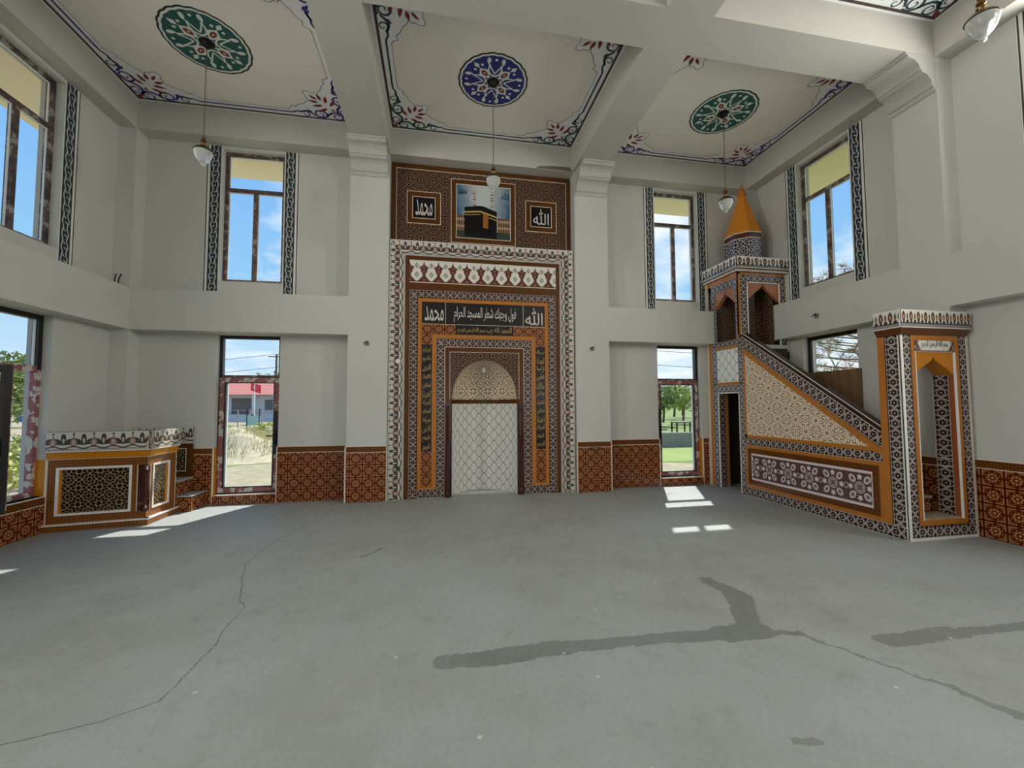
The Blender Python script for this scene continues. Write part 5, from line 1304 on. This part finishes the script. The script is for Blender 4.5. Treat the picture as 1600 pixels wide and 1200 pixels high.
for k in range(5): tree('weed_bush', -13+k*2.0, 23.2+.3*(k % 2), 1.1, .8, LYG, ['', '', '', '', ''][k]+('leafy yellow-green bush behind the earth mound, '+['first from the left', 'second from the left', 'middle one', 'second from the right', 'rightmost'][k]), 420, 'bush', 'bushes behind the earth mound', False, -.25, .09, 4)
b = MB(); b.box(-7.7, 13.2, -.3, -7.2, 13.6, -.08); tag(b.build('concrete_lump', MARBLE), 'pale broken concrete lump at the foot of the earth mound', 'rubble')
# trees behind the house
for k, (x, y, h, r, mt) in enumerate([(-14.5, 48, 6.2, 3.0, LG), (-33, 66, 7, 4, LDG), (-25, 70, 7.2, 4.5, LG), (-16, 72, 7.5, 4.5, LDG), (-9, 64, 6.5, 3.5, LG)]):
    tree('tree', x, y, h, r, mt, 'green tree '+['right of the grey house, nearest to it', 'far left behind the grey house', 'behind the ridge of the grey house', 'tall one behind the right end of the grey house', 'farthest right of the grey house'][k], 1300, group='trees around the grey house', sz=.30)
# garden seen through the right door
b = MB(); b.box(9.2, 16.4, -.3, 16.5, 16.6, .32)
for k in range(3): b.box(9.2, 16.38, -.1+k*.14, 16.5, 16.4, -.092+k*.14)
tag(b.build('block_wall', mat('grey_block_wall', lambda T, u, v, P: mixc(T, noise(T, P, 5, 5, .7), lin(118, 118, 120), lin(170, 168, 166)), rough=.9)), 'low weathered grey block wall beyond the right door', 'wall')
b = MB(); b.box(5, 12.2, -.31, 20, 16.35, -.29); tag(b.build('lawn', mat('bright_grass', lambda T, u, v, P: mixc(T, noise(T, P, 1.5, 6, .7), lin(96, 124, 50), lin(160, 170, 96)), rough=.95)), 'bright green grass plot around the low grey wall', 'grass', kind='stuff')
pt_ = thing('garden_table', 'small dark garden table on the grass beyond the right door', 'table', (13.4, 21, 0))
P1('table_top', IRON, lambda b: b.box(12.95, 20.7, .50, 13.85, 21.3, .56), pt_)
for x, y in ((13.0, 20.75), (13.8, 20.75), (13.0, 21.25), (13.8, 21.25)): P1('leg', IRON, lambda b: b.box(x-.03, y-.03, 0, x+.03, y+.03, .5), pt_)
for k, (x, y, h, r, mt) in enumerate([(15.2, 29, 3.4, 1.7, LYG), (18.8, 32, 3.2, 1.7, LG), (22.6, 35, 3.2, 1.7, LYG), (17, 39, 4.6, 2.3, LG), (22.6, 43, 4.5, 2.3, LDG), (28.5, 46, 4.4, 2.3, LG), (33.5, 52, 4.6, 2.4, LYG)]):
    tree('orchard_tree', x, y, h, r, mt, 'small leafy garden tree beyond the grass, '+['nearest on the left', 'nearest in the middle', 'nearest on the right', 'back row, far left', 'back row, centre left', 'back row, centre right', 'back row, far right'][k], 900, group='garden trees beyond the right door', zb=0, sz=.17)
b = MB(); b.box(9.6, 27, -.3, 11.9, 29, 1.9); o = b.build('garden_shed_walls', mat('shed_wall', lin(176, 172, 168), rough=.9)); o.name = 'garden_shed'
tag(o, 'pale grey garden shed at the left edge of the garden beyond the right door', 'shed')
b = MB(); b.face([(9.3, 26.7, 1.85), (12.2, 26.7, 1.85), (12.2, 29.3, 2.2), (9.3, 29.3, 2.2)], [(0, 0)]*4); b.face([(9.3, 26.7, 1.80), (12.2, 26.7, 1.80), (12.2, 29.3, 2.15), (9.3, 29.3, 2.15)], [(0, 0)]*4); b.build('roof', IRON, o)
# beyond the left window
for k, (x, y, h, r, mt) in enumerate([(-28.6, 33.4, 7.0, 2.6, LG), (-36.5, 45, 7.6, 3.2, LDG)]):
    tree('roadside_tree', x, y, h, r, mt, 'leafy roadside tree seen through the left lower window, '+['left one', 'right one', 'far one'][k], 1800, group='roadside trees outside the left window', sz=.22, trunk=False)
for k in range(5): tree('hedge_bush', -8.2-k*1.12, 9.9+k*1.35, 1.25, .9, [LYG, LG][k % 2], 'low bush outside the open left window, '+['nearest', 'second nearest', 'middle', 'second farthest', 'farthest'][k], 500, 'bush', 'bushes outside the left window', False, -.3, .07, 4)
b = MB(); b.box(-51.6, 61, -.3, -49.6, 62.2, 1.4); b.box(-51.7, 60.9, 1.4, -49.5, 62.3, 1.6); tag(b.build('blue_container', mat('blue_plastic', lin(80, 116, 180), rough=.5)), 'blue waste container by the roadside trees', 'container')
# utility pole with wires seen through the door transoms
ut = thing('utility_pole', 'distant utility pole carrying wires, seen in the transom over the left door', 'pole', (-16.5, 46, -.3))
P1('pole', BARK, lambda b: b.tube([(-16.5, 46, -.3), (-16.5, 46, 6.9)], .10, 6), ut)
P1('crossarm', BARK, lambda b: b.box(-17.3, 45.95, 6.6, -15.7, 46.05, 6.7), ut)
b = MB()
for z, y in ((6.95, 46.3), (5.6, 46.4)):
    for xa, xb, ya, yb in ((-60, -16.5, 60, y), (-16.5, 16, y, 36), (16, 60, 36, 30)):
        pts = [(xa+(xb-xa)*t/8, ya+(yb-ya)*t/8, z-1.0*(1-(t/4-1)**2)) for t in range(9)]; b.tube(pts, .02, 4)
tag(b.build('power_line', IRON), 'pair of sagging power lines crossing the sky above the garden', 'wire')
# pine beside the right wall
pn = thing('pine_tree', 'bare-branched pine tree close outside the right window', 'tree', (13.1, 10.4, -.3))
b = MB(); b.tube([(13.1, 10.4, -.3), (13.15, 10.4, 2), (13.1, 10.45, 5.4)], .17, 8, 0, .04); 
tips = []
for k in range(90):
    z = .9+k*.05+random.uniform(-.05, .05); a = k*2.4+.3; L = 2.7*(1-(z-1)/7.5)+.3; rz_ = random.uniform(-.1, .75); p0 = Vector((13.1, 10.4, z)); p1 = p0+Vector((cos(a)*L*.55, sin(a)*L*.55, .1+rz_*.3)); p2 = p0+Vector((cos(a+.25)*L, sin(a+.25)*L, .2+rz_))
    b.tube([p0, p1, p2], .028, 5, 0, .009); tips += [(p1, .5), (p2, .8)]
    for s_ in (-1, 1):
        p3 = p1+Vector((cos(a+s_*.9)*L*.35, sin(a+s_*.9)*L*.35, .2)); b.tube([p1, p3], .012, 4, 0, .006); tips.append((p3, .7))
b.build('trunk', mat('pine_bark', plaster(lin(150, 120, 98)), rough=.9), pn)
for nm_, mt_, par_ in (('needles', leafmat('pine_needles', lin(86, 108, 66), lin(150, 158, 104)), 0), ('dry_needles', leafmat('dry_pine_needles', lin(150, 116, 92), lin(206, 170, 140)), 1)):
  b = MB()
  for p, d in tips[par_::2]:
    for _ in range(int(36*d)):
        a = Vector((random.gauss(0, 1), random.gauss(0, 1), random.gauss(.5, 1))).normalized(); q = p+a*.05; d_ = a.cross(Vector((1, .3, .2))).normalized()*.008
        e_ = q+a*random.uniform(.10, .22); b.face([q-d_, q+d_, e_+d_*.4, e_-d_*.4], [(0, 0)]*4)
  o = b.build(nm_, mt_, pn); o['kind'] = 'stuff'
